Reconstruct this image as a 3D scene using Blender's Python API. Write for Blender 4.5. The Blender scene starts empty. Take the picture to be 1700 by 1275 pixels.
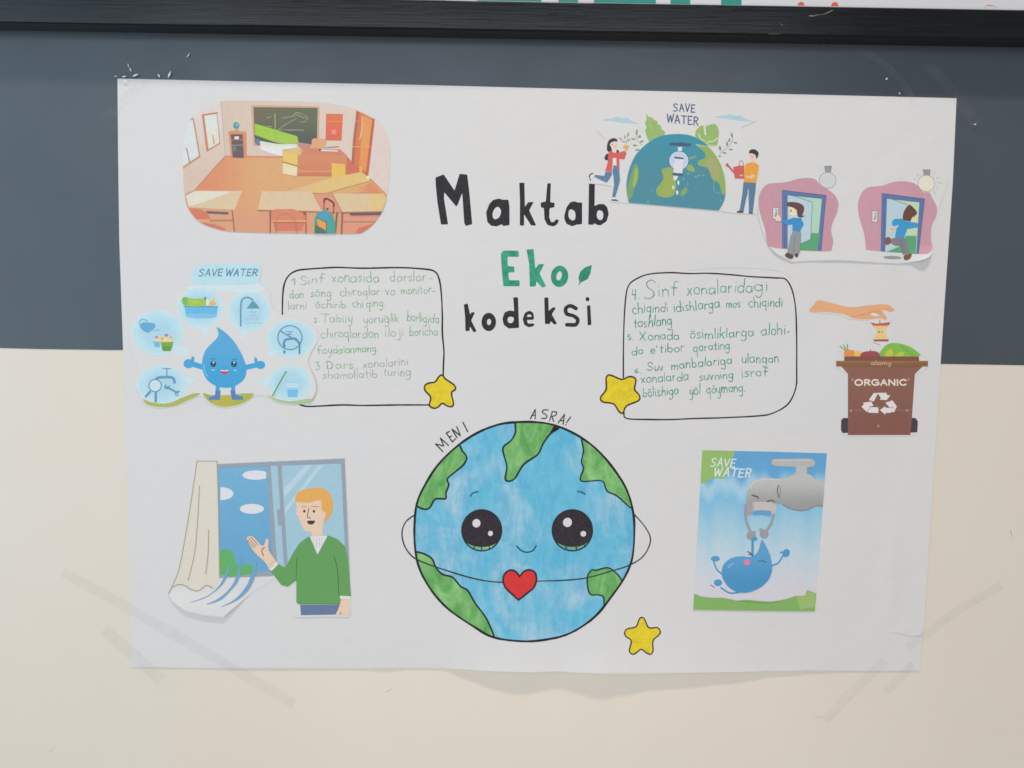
import bpy, math, random
from mathutils import Vector, Matrix
from mathutils.geometry import tessellate_polygon
random.seed(7)
S = bpy.context.scene
COL = S.collection

# ---------------------------------------------------------------- camera
F_PX = 1228.0                       # focal length for a 1700 px wide picture
DIST = 0.765
PITCH, ROLL = math.radians(-4.5), math.radians(0.97)
Fv = Vector((0, math.cos(PITCH), math.sin(PITCH)))
R0 = Vector((1, 0, 0)); U0 = Vector((0, -math.sin(PITCH), math.cos(PITCH)))
Rv = math.cos(ROLL)*R0 + math.sin(ROLL)*U0
Uv = -math.sin(ROLL)*R0 + math.cos(ROLL)*U0
CAM = Vector((0, -DIST, 1.5))
cd = bpy.data.cameras.new('camera'); cam = bpy.data.objects.new('camera', cd); COL.objects.link(cam)
cd.sensor_width = 36; cd.lens = 36*F_PX/1700; cd.clip_end = 100; cd.clip_start = 0.01
M = Matrix((Rv, Uv, -Fv)).transposed().to_4x4(); M.translation = CAM
cam.matrix_world = M
S.camera = cam

# ---------------------------------------------------------------- light
w = bpy.data.worlds.new('World'); S.world = w; w.use_nodes = True
bg = w.node_tree.nodes['Background']; bg.inputs[0].default_value = (0.78, 0.84, 0.90, 1); bg.inputs[1].default_value = 0.25
def area(name, loc, target, sx, sy, power, color):
    l = bpy.data.lights.new(name, 'AREA'); l.shape = 'RECTANGLE'; l.size = sx; l.size_y = sy
    l.energy = power; l.color = color
    o = bpy.data.objects.new(name, l); COL.objects.link(o)
    o.location = loc
    o.rotation_euler = (Vector(target)-Vector(loc)).to_track_quat('-Z', 'Y').to_euler()
    return o
area('window_light', (-1.62, -1.5, 1.45), (-0.35, 0, 1.4), 1.5, 2.1, 14.6, (0.60, 0.83, 1.0))
area('floor_bounce_fill', (0.15, -2.2, 0.35), (0.15, 0, 1.2), 2.0, 0.9, 19.0, (1.0, 0.86, 0.72))  # added unseen fill, brightens the lower wall as if off the floor
area('room_fill', (-0.1, -2.3, 2.32), (0.1, 0, 1.4), 2.4, 0.6, 11, (0.80, 0.90, 1.0))  # added unseen panel, gives the upper wall its cool sheen
area('ceiling_lamp', (0.10, -0.95, 3.9), (0.0, 0.0, 1.3), 0.6, 0.14, 41.5, (1.0, 0.85, 0.73))
S.view_settings.view_transform = 'Standard'; S.view_settings.look = 'None'
S.cycles.filter_width = 1.6; S.view_settings.exposure = 0; S.view_settings.gamma = 1

# ---------------------------------------------------------------- mapping photo px -> wall plane
def P(x, y, off=0.0):
    d = Fv + Rv*((x-850)/F_PX) + Uv*((637.5-y)/F_PX)
    return CAM + d*((DIST-off)/d.y)
def lerp(a, b, t): return a+(b-a)*t
def smooth(t): t = max(0., min(1., t)); return t*t*(3-2*t)
LIFT = [(700,0),(735,0),(780,4),(820,7.5),(862,9.5),(900,8.5),(928,7.2),(960,9.0),(1000,11.5),(1040,9.5),(1080,7.5),(1140,6.5),(1200,4.8),(1300,2.2),(1400,.8),(1480,0)]
def lift(x):
    if x <= LIFT[0][0] or x >= LIFT[-1][0]: return 0
    for (a, u), (b, v) in zip(LIFT, LIFT[1:]):
        if a <= x <= b: return lerp(u, v, smooth((x-a)/(b-a)))
def D(x, y):                        # how far the poster stands off the wall
    d = 1.0
    d += lift(x)*math.exp(-max(0, 1118-y)/62.0)
    d += 0.75*math.sin(x/140.+1)*math.sin(y/190.+.4) + 0.6*math.sin(x/61.+y/160.)*(.4+.6*smooth((x-1100)/300.)) + .3*math.sin(y/47.+x/210.)+.25*math.sin(x/33.+y/300.)*smooth((x-1250)/150.)
    d += 1.0*math.exp(-((x-1479-(y-950)*.01)/11.)**2)*smooth((y-860)/60.)*smooth((1052-y)/20.)
    d += .9*math.exp(-((x-640)/26.)**2)*smooth((y-960)/120.)
    e = min(x-195, 1590-x, y-130)
    return max(.95, d)*1e-3
def lin(c):
    if isinstance(c, str): c = [int(c[i:i+2], 16) for i in (1, 3, 5)]
    return [((v/255.)/12.92 if v/255. < .04045 else ((v/255.+.055)/1.055)**2.4) for v in c]
K = 1.26
def C(c): return tuple(min(.88, v*K*.99+.004) for v in lin(c))  # the offset lifts dark tones, a gloss haze put into the colour

# ---------------------------------------------------------------- materials
MATS = {}
def newmat(name):
    m = bpy.data.materials.new(name); m.use_nodes = True; MATS[name] = m
    nt = m.node_tree; return m, nt, nt.nodes['Principled BSDF']
def nd(nt, t, **kw):
    n = nt.nodes.new(t)
    for k, v in kw.items():
        if k in n.inputs: n.inputs[k].default_value = v
        else: setattr(n, k, v)
    return n
def pos(nt, sc=(1, 1, 1), rot=(0, 0, 0)):
    g = nd(nt, 'ShaderNodeNewGeometry'); mp = nd(nt, 'ShaderNodeMapping')
    mp.inputs['Scale'].default_value = sc; mp.inputs['Rotation'].default_value = rot
    nt.links.new(g.outputs['Position'], mp.inputs['Vector']); return mp.outputs[0]
def noise(nt, vec, scale, detail=3, rough=.5, dist=0):
    n = nd(nt, 'ShaderNodeTexNoise'); n.inputs['Scale'].default_value = scale; n.inputs['Detail'].default_value = detail
    n.inputs['Roughness'].default_value = rough; n.inputs['Distortion'].default_value = dist
    nt.links.new(vec, n.inputs['Vector']); return n.outputs['Fac']
def rng(nt, v, a, b, c, d):
    n = nd(nt, 'ShaderNodeMapRange'); n.inputs[1].default_value = a; n.inputs[2].default_value = b
    n.inputs[3].default_value = c; n.inputs[4].default_value = d; nt.links.new(v, n.inputs[0]); return n.outputs[0]
def mix(nt, f, a, b, mode='MIX'):
    n = nd(nt, 'ShaderNodeMix', data_type='RGBA', blend_type=mode)
    for s, v in ((0, f), (6, a), (7, b)):
        if hasattr(v, 'is_output') or hasattr(v, 'links'): nt.links.new(v, n.inputs[s])
        else: n.inputs[s].default_value = v if s == 0 else (*v, 1)
    return n.outputs[2]
def bump(nt, b, h, strength, dist):
    n = nd(nt, 'ShaderNodeBump'); n.inputs['Strength'].default_value = strength; n.inputs['Distance'].default_value = dist
    nt.links.new(h, n.inputs['Height']); nt.links.new(n.outputs[0], b.inputs['Normal'])
def colour_mat(name, rough=.6, spec=.25, amt=.06, scale=220, lighten=None, lscale=30, lamt=(.45, .75, 0, .6), stretch=(1, 1, 1), rot=(0, 0, 0), dist=1.5):
    m, nt, b = newmat(name)
    at = nd(nt, 'ShaderNodeAttribute'); at.attribute_name = 'Col'
    col = at.outputs['Color']
    if lighten:
        f = rng(nt, noise(nt, pos(nt, stretch, rot), lscale, 5, .62, dist), *lamt)
        col = mix(nt, f, col, lighten)
    f2 = rng(nt, noise(nt, pos(nt), scale, 4, .6), .3, .7, 1-amt, 1+amt)
    v = nd(nt, 'ShaderNodeHueSaturation'); nt.links.new(f2, v.inputs['Value']); nt.links.new(col, v.inputs['Color'])
    nt.links.new(v.outputs[0], b.inputs['Base Color'])
    b.inputs['Roughness'].default_value = rough; b.inputs['Specular IOR Level'].default_value = spec
    return m, nt, b
colour_mat('printed_ink', .5, .3, .03, 260)
colour_mat('marker_ink', .5, .15, .16, 420, lighten=C((85, 80, 86)), lscale=160, lamt=(.45, .8, 0, .25))
colour_mat('green_marker', .5, .25, .10, 300, lighten=C((80, 170, 140)), lscale=60, lamt=(.4, .7, 0, .6))
colour_mat('coloured_pencil', .7, .15, .2, 700, lighten=C((200, 203, 200)), lscale=900, lamt=(.42, .7, 0, .75))
colour_mat('blue_watercolour', .55, .2, .05, 150, lighten=C((172, 196, 210)), lscale=14, lamt=(.46, .72, 0, .85), stretch=(1, 1, .75), dist=1.2)
m, nt, b = MATS['blue_watercolour'], MATS['blue_watercolour'].node_tree, None
colour_mat('green_watercolour', .55, .2, .10, 160, lighten=C((140, 190, 125)), lscale=26, lamt=(.40, .68, 0, .85), stretch=(1.6, 1, .7), rot=(0, .6, 0))
colour_mat('yellow_paint', .55, .2, .09, 180, lighten=C((190, 165, 50)), lscale=60, lamt=(.45, .75, 0, .7))
colour_mat('red_paint', .55, .2, .07, 200)
# second layer of strokes on the blue wash
nt = MATS['blue_watercolour'].node_tree
hs = [n for n in nt.nodes if n.type == 'HUE_SAT'][0]
src = hs.inputs['Color'].links[0].from_socket
st = rng(nt, noise(nt, pos(nt, (1, 1, .3), (0, .5, 0)), 90, 4, .7, .6), .42, .72, 0, .6)
nt.links.new(mix(nt, st, src, C((62, 150, 196))), hs.inputs['Color'])
st2 = rng(nt, noise(nt, pos(nt, (1, 1, 1)), 24, 5, .7, 2.0), .52, .70, 0, .6)
nt.links.new(mix(nt, st2, hs.inputs['Color'].links[0].from_socket, C((70, 168, 190))), hs.inputs['Color'])

def paper_mat(name, base, warm):
    m, nt, b = newmat(name)
    f = rng(nt, noise(nt, pos(nt), 5, 3), .3, .7, 0, 1)
    nt.links.new(mix(nt, f, base, warm), b.inputs['Base Color'])
    b.inputs['Roughness'].default_value = .62; b.inputs['Specular IOR Level'].default_value = .3
    h = noise(nt, pos(nt), 34, 4, .55)
    bump(nt, b, h, .45, .002)
paper_mat('poster_paper', (.735, .735, .745), (.755, .745, .74))
paper_mat('cutout_paper', (.745, .745, .757), (.76, .752, .75))

def paint(name, base, alt, rough, coat, bmp, ior=1.5):
    m, nt, b = newmat(name)
    f = rng(nt, noise(nt, pos(nt), 6, 5, .6, .6), .3, .7, 0, 1)
    nt.links.new(mix(nt, f, base, alt), b.inputs['Base Color'])
    rr = rng(nt, noise(nt, pos(nt), 15, 5, .6), .3, .7, rough-.05, rough+.07)
    nt.links.new(rr, b.inputs['Roughness'])
    b.inputs['IOR'].default_value = ior
    h1 = noise(nt, pos(nt), 9, 3, .5); h2 = noise(nt, pos(nt), 160, 4, .6)
    n = nd(nt, 'ShaderNodeMath', operation='MULTIPLY_ADD'); n.inputs[1].default_value = .08
    nt.links.new(h2, n.inputs[0]); nt.links.new(h1, n.inputs[2])
    bump(nt, b, n.outputs[0], bmp, .004)
paint('cream_wall_paint', (.80, .735, .645), (.785, .72, .625), .36, .3, .14)
paint('grey_wall_paint', (.076, .094, .113), (.069, .087, .106), .30, .3, .12, 1.5)
m, nt, b = newmat('black_frame_lacquer')
f = noise(nt, pos(nt, (.06, 1, 1.8)), 330, 5, .65)
nt.links.new(mix(nt, rng(nt, f, .4, .7, 0, 1), (.004, .0045, .005), (.006, .007, .008)), b.inputs['Base Color'])
nt.links.new(rng(nt, f, .35, .7, .13, .28), b.inputs['Roughness'])
bump(nt, b, f, .06, .0012)
m, nt, b = newmat('board_print')
b.inputs['Base Color'].default_value = (.66, .67, .70, 1); b.inputs['Roughness'].default_value = .3
m, nt, b = newmat('clear_tape')
b.inputs['Base Color'].default_value = (.36, .35, .34, 1); b.inputs['Roughness'].default_value = .12
nt.links.new(rng(nt, noise(nt, pos(nt), 140, 4, .65), .3, .75, .02, .085), b.inputs['Alpha'])
bump(nt, b, noise(nt, pos(nt), 180, 4, .6, 1.0), .9, .002)
m, nt, b = newmat('faint_tape')
b.inputs['Base Color'].default_value = (.45, .44, .43, 1); b.inputs['Roughness'].default_value = .12
nt.links.new(rng(nt, noise(nt, pos(nt), 120, 4, .65), .35, .8, .0, .11), b.inputs['Alpha'])
bump(nt, b, noise(nt, pos(nt), 150, 4, .6, 1.0), .9, .002)

# ---------------------------------------------------------------- objects
def tag(o, label=None, category=None, group=None, kind=None):
    for k, v in (('label', label), ('category', category), ('group', group), ('kind', kind)):
        if v: o[k] = v
    return o
def empty(name, loc, parent=None):
    o = bpy.data.objects.new(name, None); COL.objects.link(o); o.empty_display_size = .02
    o['_w'] = tuple(loc)
    if parent: o.parent = parent; o.location = Vector(loc)-Vector(parent['_w'])
    else: o.location = loc
    return o
def link_mesh(name, verts, faces, parent=None, cols=None, mats=(), midx=None, solid=0, sm=True):
    if solid:                       # back sheet and flat rim with vertices of their own
        verts = [Vector(v) for v in verts]; n0 = len(verts); nf = len(faces)
        back = [v+Vector((0, solid, 0)) for v in verts]
        cnt = {}
        for f in faces:
            for a, b in zip(f, f[1:]+f[:1]): cnt[(a, b)] = 1
        verts = verts+back; newf = [[i+n0 for i in f[::-1]] for f in faces]
        newc = [list(c[::-1]) for c in cols] if cols else None
        base_c = cols[0][0] if cols else None
        for (a, b) in list(cnt):
            if (b, a) in cnt: continue
            k = len(verts); verts += [verts[a], verts[b], back[b], back[a]]
            newf.append([k+3, k+2, k+1, k])
            if cols: newc.append([base_c]*4)
        if midx: midx = list(midx)+[midx[0]]*len(newf)
        faces = list(faces)+newf
        if cols: cols = list(cols)+newc
    lo = [min(v[i] for v in verts) for i in range(3)]; hi = [max(v[i] for v in verts) for i in range(3)]
    c = Vector([(a+b)/2 for a, b in zip(lo, hi)])
    me = bpy.data.meshes.new(name)
    me.from_pydata([tuple(Vector(v)-c) for v in verts], [], faces)
    for mm in mats: me.materials.append(MATS[mm])
    if midx: me.polygons.foreach_set('material_index', midx)
    if cols:
        a = me.color_attributes.new('Col', 'FLOAT_COLOR', 'CORNER')
        flat = []
        for f in cols:
            for q in f: flat += [q[0], q[1], q[2], 1.0]
        a.data.foreach_set('color', flat)
    if sm: me.polygons.foreach_set('use_smooth', [True]*len(me.polygons))
    me.update()
    o = bpy.data.objects.new(name, me); COL.objects.link(o)
    o['_w'] = tuple(c)
    if parent: o.parent = parent; o.location = c-Vector(parent['_w'])
    else: o.location = c
    return o

def crv(pts, closed=True, n=5):
    out = []; N = len(pts)
    rg = range(N) if closed else range(N-1)
    for i in rg:
        if closed: p0, p1, p2, p3 = pts[i-1], pts[i], pts[(i+1) % N], pts[(i+2) % N]
        else: p0, p1, p2, p3 = pts[max(i-1, 0)], pts[i], pts[i+1], pts[min(i+2, N-1)]
        for k in range(n):
            t = k/n; t2 = t*t; t3 = t2*t
            out.append(tuple(.5*((2*p1[j])+(-p0[j]+p2[j])*t+(2*p0[j]-5*p1[j]+4*p2[j]-p3[j])*t2+(-p0[j]+3*p1[j]-3*p2[j]+p3[j])*t3) for j in (0, 1)))
    if not closed: out.append(tuple(pts[-1]))
    return out
def ell(cx, cy, rx, ry, rot=0, n=22):
    c, s = math.cos(rot), math.sin(rot)
    return [(cx+rx*math.cos(a)*c-ry*math.sin(a)*s, cy+rx*math.cos(a)*s+ry*math.sin(a)*c) for a in [2*math.pi*i/n for i in range(n)]]
def hull(pts):
    pts = sorted(set(pts))
    def half(ps):
        o = []
        for p in ps:
            while len(o) > 1 and (o[-1][0]-o[-2][0])*(p[1]-o[-2][1])-(o[-1][1]-o[-2][1])*(p[0]-o[-2][0]) <= 0: o.pop()
            o.append(p)
        return o
    a, b = half(pts), half(pts[::-1]); return a[:-1]+b[:-1]
def cut(poly, ax, ay, c, keep=1):          # keep side ax*x+ay*y >= c
    out = []; n = len(poly)
    for i in range(n):
        p, q = poly[i], poly[(i+1) % n]
        dp, dq = (ax*p[0]+ay*p[1]-c)*keep, (ax*q[0]+ay*q[1]-c)*keep
        if dp >= -1e-9: out.append(p)
        if (dp > 1e-9 and dq < -1e-9) or (dp < -1e-9 and dq > 1e-9):
            t = dp/(dp-dq); out.append((p[0]+(q[0]-p[0])*t, p[1]+(q[1]-p[1])*t))
    return out
def clip_convex(poly, cl):
    n = len(cl)
    for i in range(n):
        p, q = cl[i], cl[(i+1) % n]
        ax, ay = -(q[1]-p[1]), (q[0]-p[0])
        poly = cut(poly, ax, ay, ax*p[0]+ay*p[1])
        if len(poly) < 3: return []
    return poly
def parea(p): return .5*sum(p[i-1][0]*p[i][1]-p[i][0]*p[i-1][1] for i in range(len(p)))
def gridcut(poly, g):
    res = []
    x0 = min(p[0] for p in poly); x1 = max(p[0] for p in poly)
    k = math.floor(x0/g)
    cur = poly
    cols = []
    while (k+1)*g < x1-1e-6:
        a = cut(cur, 1, 0, (k+1)*g, -1)
        if len(a) > 2: cols.append(a)
        cur = cut(cur, 1, 0, (k+1)*g); k += 1
        if len(cur) < 3: break
    if len(cur) > 2: cols.append(cur)
    for c in cols:
        y0 = min(p[1] for p in c); y1 = max(p[1] for p in c); k = math.floor(y0/g); cur = c
        while (k+1)*g < y1-1e-6:
            a = cut(cur, 0, 1, (k+1)*g, -1)
            if len(a) > 2: res.append(a)
            cur = cut(cur, 0, 1, (k+1)*g); k += 1
            if len(cur) < 3: break
        if len(cur) > 2: res.append(cur)
    out = []
    for r in res:                   # also along the lattice diagonals
        cx = sum(p[0] for p in r)/len(r); cy = sum(p[1] for p in r)/len(r)
        c = 12*(math.floor(cx/12)+math.floor(cy/12)+1)
        for k in (1, -1):
            q = cut(r, 1, 1, c, k)
            if len(q) > 2 and abs(parea(q)) > 1e-4: out.append(q)
    return out

STEP = 3e-5
class Art:
    """flat artwork laid on the poster: shapes are given in picture coordinates of a zoom (ox, oy, scale)"""
    def __init__(s, base=0., curl=None, field=D):
        s.base = base; s.curl = curl; s.field = field; s.levels = []; s.z = (0, 0, 1); s.clip = None; s.cur = None; s.low = 0; s.cache = {}
    def zoom(s, ox, oy, sc): s.z = (ox, oy, sc); return s
    def T(s, pts): ox, oy, sc = s.z; return [(ox+p[0]/sc, oy+p[1]/sc) for p in pts]
    def setclip(s, pts):
        if pts is None: s.clip = None; return
        h = hull(pts)
        if parea(h) < 0: h = h[::-1]
        s.clip = h
    def h(s, i, j):
        k = (i, j)
        if k not in s.cache: s.cache[k] = s.field(i*12., j*12.)+(s.curl(i*12., j*12.) if s.curl else 0)
        return s.cache[k]
    def pt(s, x, y, off):           # height sampled on one 12 px lattice so every layer follows the same sheet
        i = math.floor(x/12.); j = math.floor(y/12.); u = x/12.-i; v = y/12.-j
        if u+v <= 1: a = s.h(i, j)*(1-u-v)+s.h(i+1, j)*u+s.h(i, j+1)*v
        else: a = s.h(i+1, j+1)*(u+v-1)+s.h(i, j+1)*(1-u)+s.h(i+1, j)*(1-v)
        return P(x, y, a+s.base+off)
    def begin(s, name, parent, solid=0):
        s.cur = dict(name=name, parent=parent, v=[], f=[], c=[], m=[], mats=[], solid=solid)
    def end(s, label=None):
        c = s.cur; s.cur = None
        if not c['f']: return None
        o = link_mesh(c['name'], c['v'], c['f'], c['parent'], c['c'], c['mats'], c['m'], c['solid'])
        if label: o['label'] = label
        return o
    def level(s, x0, y0, x1, y1):
        L = s.low
        for (a, b, c, d, l) in s.levels:
            if a < x1 and c > x0 and b < y1 and d > y0 and l > L: L = l
        L += 1; s.levels.append((x0, y0, x1, y1, L)); return L
    def mi(s, m):
        if m not in s.cur['mats']: s.cur['mats'].append(m)
        return s.cur['mats'].index(m)
    def emit(s, polys, col, m, off, ramp=None):
        c = s.cur; key = {}; mi = s.mi(m)
        fn = col if callable(col) else None
        cc = None if fn else C(col)
        for n, p in enumerate(polys):
            if parea(p) < 0: p = p[::-1]
            idx = []; cs = []
            o2 = off+(ramp[n] if ramp else 0)
            for q in p:
                k = (round(q[0], 3), round(q[1], 3), 0 if ramp is None else None)
                if ramp is None and k in key: i = key[k]
                else:
                    i = len(c['v']); c['v'].append(tuple(s.pt(q[0], q[1], o2))); key[k] = i
                if i in idx: continue
                idx.append(i); cs.append(C(fn(*q)) if fn else cc)
            if len(idx) < 3: continue
            c['f'].append(idx[::-1]); c['c'].append(cs[::-1]); c['m'].append(mi)
    def fill(s, pts, col, m='printed_ink', holes=(), sm=0, g=24, raw=False):
        if sm: pts = crv(pts, True, sm)
        g = 12 if g > 8 else 6 if g > 4 else 4
        loops = [s.T(pts)]+[s.T(h) for h in holes]
        flat = [p for l in loops for p in l]
        x0, x1 = min(p[0] for p in flat), max(p[0] for p in flat); y0, y1 = min(p[1] for p in flat), max(p[1] for p in flat)
        L = s.level(x0, y0, x1, y1) if not raw else 0
        tris = tessellate_polygon([[Vector((p[0], p[1], 0)) for p in l] for l in loops])
        out = []
        for t in tris:
            q = [flat[i] for i in t]
            if abs(parea(q)) < 1e-5: continue
            if parea(q) < 0: q = q[::-1]
            if s.clip:
                q = clip_convex(q, s.clip)
                if len(q) < 3: continue
            out += gridcut(q, g)
        s.emit(out, col, m, L*STEP)
    def stroke(s, pts, wd, col, m='printed_ink', closed=False, sm=5, jit=0., cap=True, wfun=None):
        """wd in zoom units"""
        if sm and len(pts) > 2: pts = crv(pts, closed, sm)
        P2 = s.T(pts); w0 = wd/s.z[2]/2
        if closed: P2 = P2+[P2[0]]
        Q = [P2[0]]
        for a, b in zip(P2, P2[1:]):
            d = math.dist(a, b)
            if d < 1e-4: continue
            n = max(1, int(d/12)+1)
            Q += [(lerp(a[0], b[0], k/n), lerp(a[1], b[1], k/n)) for k in range(1, n+1)]
        if len(Q) < 2: return
        xs = [p[0] for p in Q]; ys = [p[1] for p in Q]
        # several small boxes so long outlines do not lift everything they enclose
        L = s.low
        for i in range(0, len(Q), 6):
            seg = Q[i:i+7]; bx = (min(p[0] for p in seg)-w0, min(p[1] for p in seg)-w0, max(p[0] for p in seg)+w0, max(p[1] for p in seg)+w0)
            for (a, b, c, d, l) in s.levels:
                if a < bx[2] and c > bx[0] and b < bx[3] and d > bx[1] and l > L: L = l
        L += 1
        for i in range(0, len(Q), 6):
            seg = Q[i:i+7]; s.levels.append((min(p[0] for p in seg)-w0, min(p[1] for p in seg)-w0, max(p[0] for p in seg)+w0, max(p[1] for p in seg)+w0, L))
        N = len(Q); lf = []; rt = []
        ph = random.uniform(0, 9)
        for i in range(N):
            if closed: a, b = Q[(i-1) % (N-1)], Q[(i+1) % (N-1)] if i < N-1 else Q[1]
            else: a, b = Q[max(i-1, 0)], Q[min(i+1, N-1)]
            p = Q[i]
            d1 = (p[0]-a[0], p[1]-a[1]); d2 = (b[0]-p[0], b[1]-p[1])
            l1 = math.hypot(*d1) or 1; l2 = math.hypot(*d2) or 1
            u1 = (d1[0]/l1, d1[1]/l1); u2 = (d2[0]/l2, d2[1]/l2)
            if d1 == (0, 0): u1 = u2
            if d2 == (0, 0): u2 = u1
            t = (u1[0]+u2[0], u1[1]+u2[1]); tl = math.hypot(*t)
            if tl < .3: t = u1; tl = 1
            t = (t[0]/tl, t[1]/tl); nn = (-t[1], t[0])
            mf = min(1.5, 1/max(.3, abs(nn[0]*-u1[1]+nn[1]*u1[0])))
            ww = w0*(1+jit*(math.sin(i*.55+ph)*.6+random.uniform(-.5, .5)))*mf
            if wfun: ww *= wfun(i/(N-1))
            lf.append((p[0]+nn[0]*ww, p[1]+nn[1]*ww)); rt.append((p[0]-nn[0]*ww, p[1]-nn[1]*ww))
        polys = [[lf[i], lf[i+1], rt[i+1], rt[i]] for i in range(N-1)]
        if cap and not closed and w0 > .5:
            for i, j in ((0, 1), (N-1, N-2)):
                p, q = Q[i], Q[j]; a0 = math.atan2(p[1]-q[1], p[0]-q[0]); r = w0*(wfun(i/(N-1)) if wfun else 1)
                polys.append([(p[0]+r*math.cos(a0+a), p[1]+r*math.sin(a0+a)) for a in [(-90+30*k)*math.pi/180 for k in range(7)]])
        if s.clip: polys = [q for q in (clip_convex(p if parea(p) > 0 else p[::-1], s.clip) for p in polys) if len(q) > 2]
        polys = [p for p in polys if abs(parea(p)) > 1e-5]
        ramp = [i*6e-7 for i in range(len(polys))]
        if s.curl:
            pp = []; rr = []
            for p, t in zip(polys, ramp):
                for q in gridcut(p if parea(p) > 0 else p[::-1], 12): pp.append(q); rr.append(t)
            polys, ramp = pp, rr
        s.emit(polys, col, m, L*STEP, ramp)
    def dot(s, x, y, rx, ry, col, m='printed_ink', rot=0): s.fill(ell(x, y, rx, ry, rot, 14), col, m)
    def word(s, txt, x0, x1, y0, y1, xh, wd, col, m='printed_ink', slant=0., jit=.05, cap=None, wob=.06, squash=1.0):
        """xh = height of lower-case letters (capitals use cap)"""
        sp = .32; ws = [GLY[c][0]*(1 if not cap or not c.isupper() else 1) for c in txt]
        tot = sum(ws)+sp*(len(txt)-1); sx = (x1-x0)/tot; x = 0
        for ch, gw in zip(txt, ws):
            dy = random.uniform(-wob, wob)*xh; sc = 1+random.uniform(-wob, wob); rt = random.uniform(-wob, wob)*.8
            yb = lerp(y0, y1, x/max(tot, .01))+dy
            hh = (cap if (cap and ch.isupper()) else xh)
            for st in GLY[ch][1]:
                q = []
                for (gx, gy) in st:
                    yy = gy*sc*squash*hh/(1.7 if ch.isupper() and cap else 1)
                    xx = (x+gx)*sx+yy*(slant+rt)
                    q.append((x0+xx+random.uniform(-1, 1)*wob*xh*.5, yb-yy+random.uniform(-1, 1)*wob*xh*.5))
                if len(q) == 1: s.fill(ell(q[0][0], q[0][1], wd*.62, wd*.62, 0, 8), col, m)
                else: s.stroke(q, wd, col, m, sm=4 if len(q) > 2 else 0, jit=jit)
            x += gw+sp
def B(cx=.45, r=.45, y=.5, ry=.5, a0=40, a1=320, n=9):
    return [(cx+r*math.cos(math.radians(lerp(a0, a1, i/(n-1)))), y+ry*math.sin(math.radians(lerp(a0, a1, i/(n-1))))) for i in range(n)]
O = B(.42, .42, .5, .5, 90, 450, 11)
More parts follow.
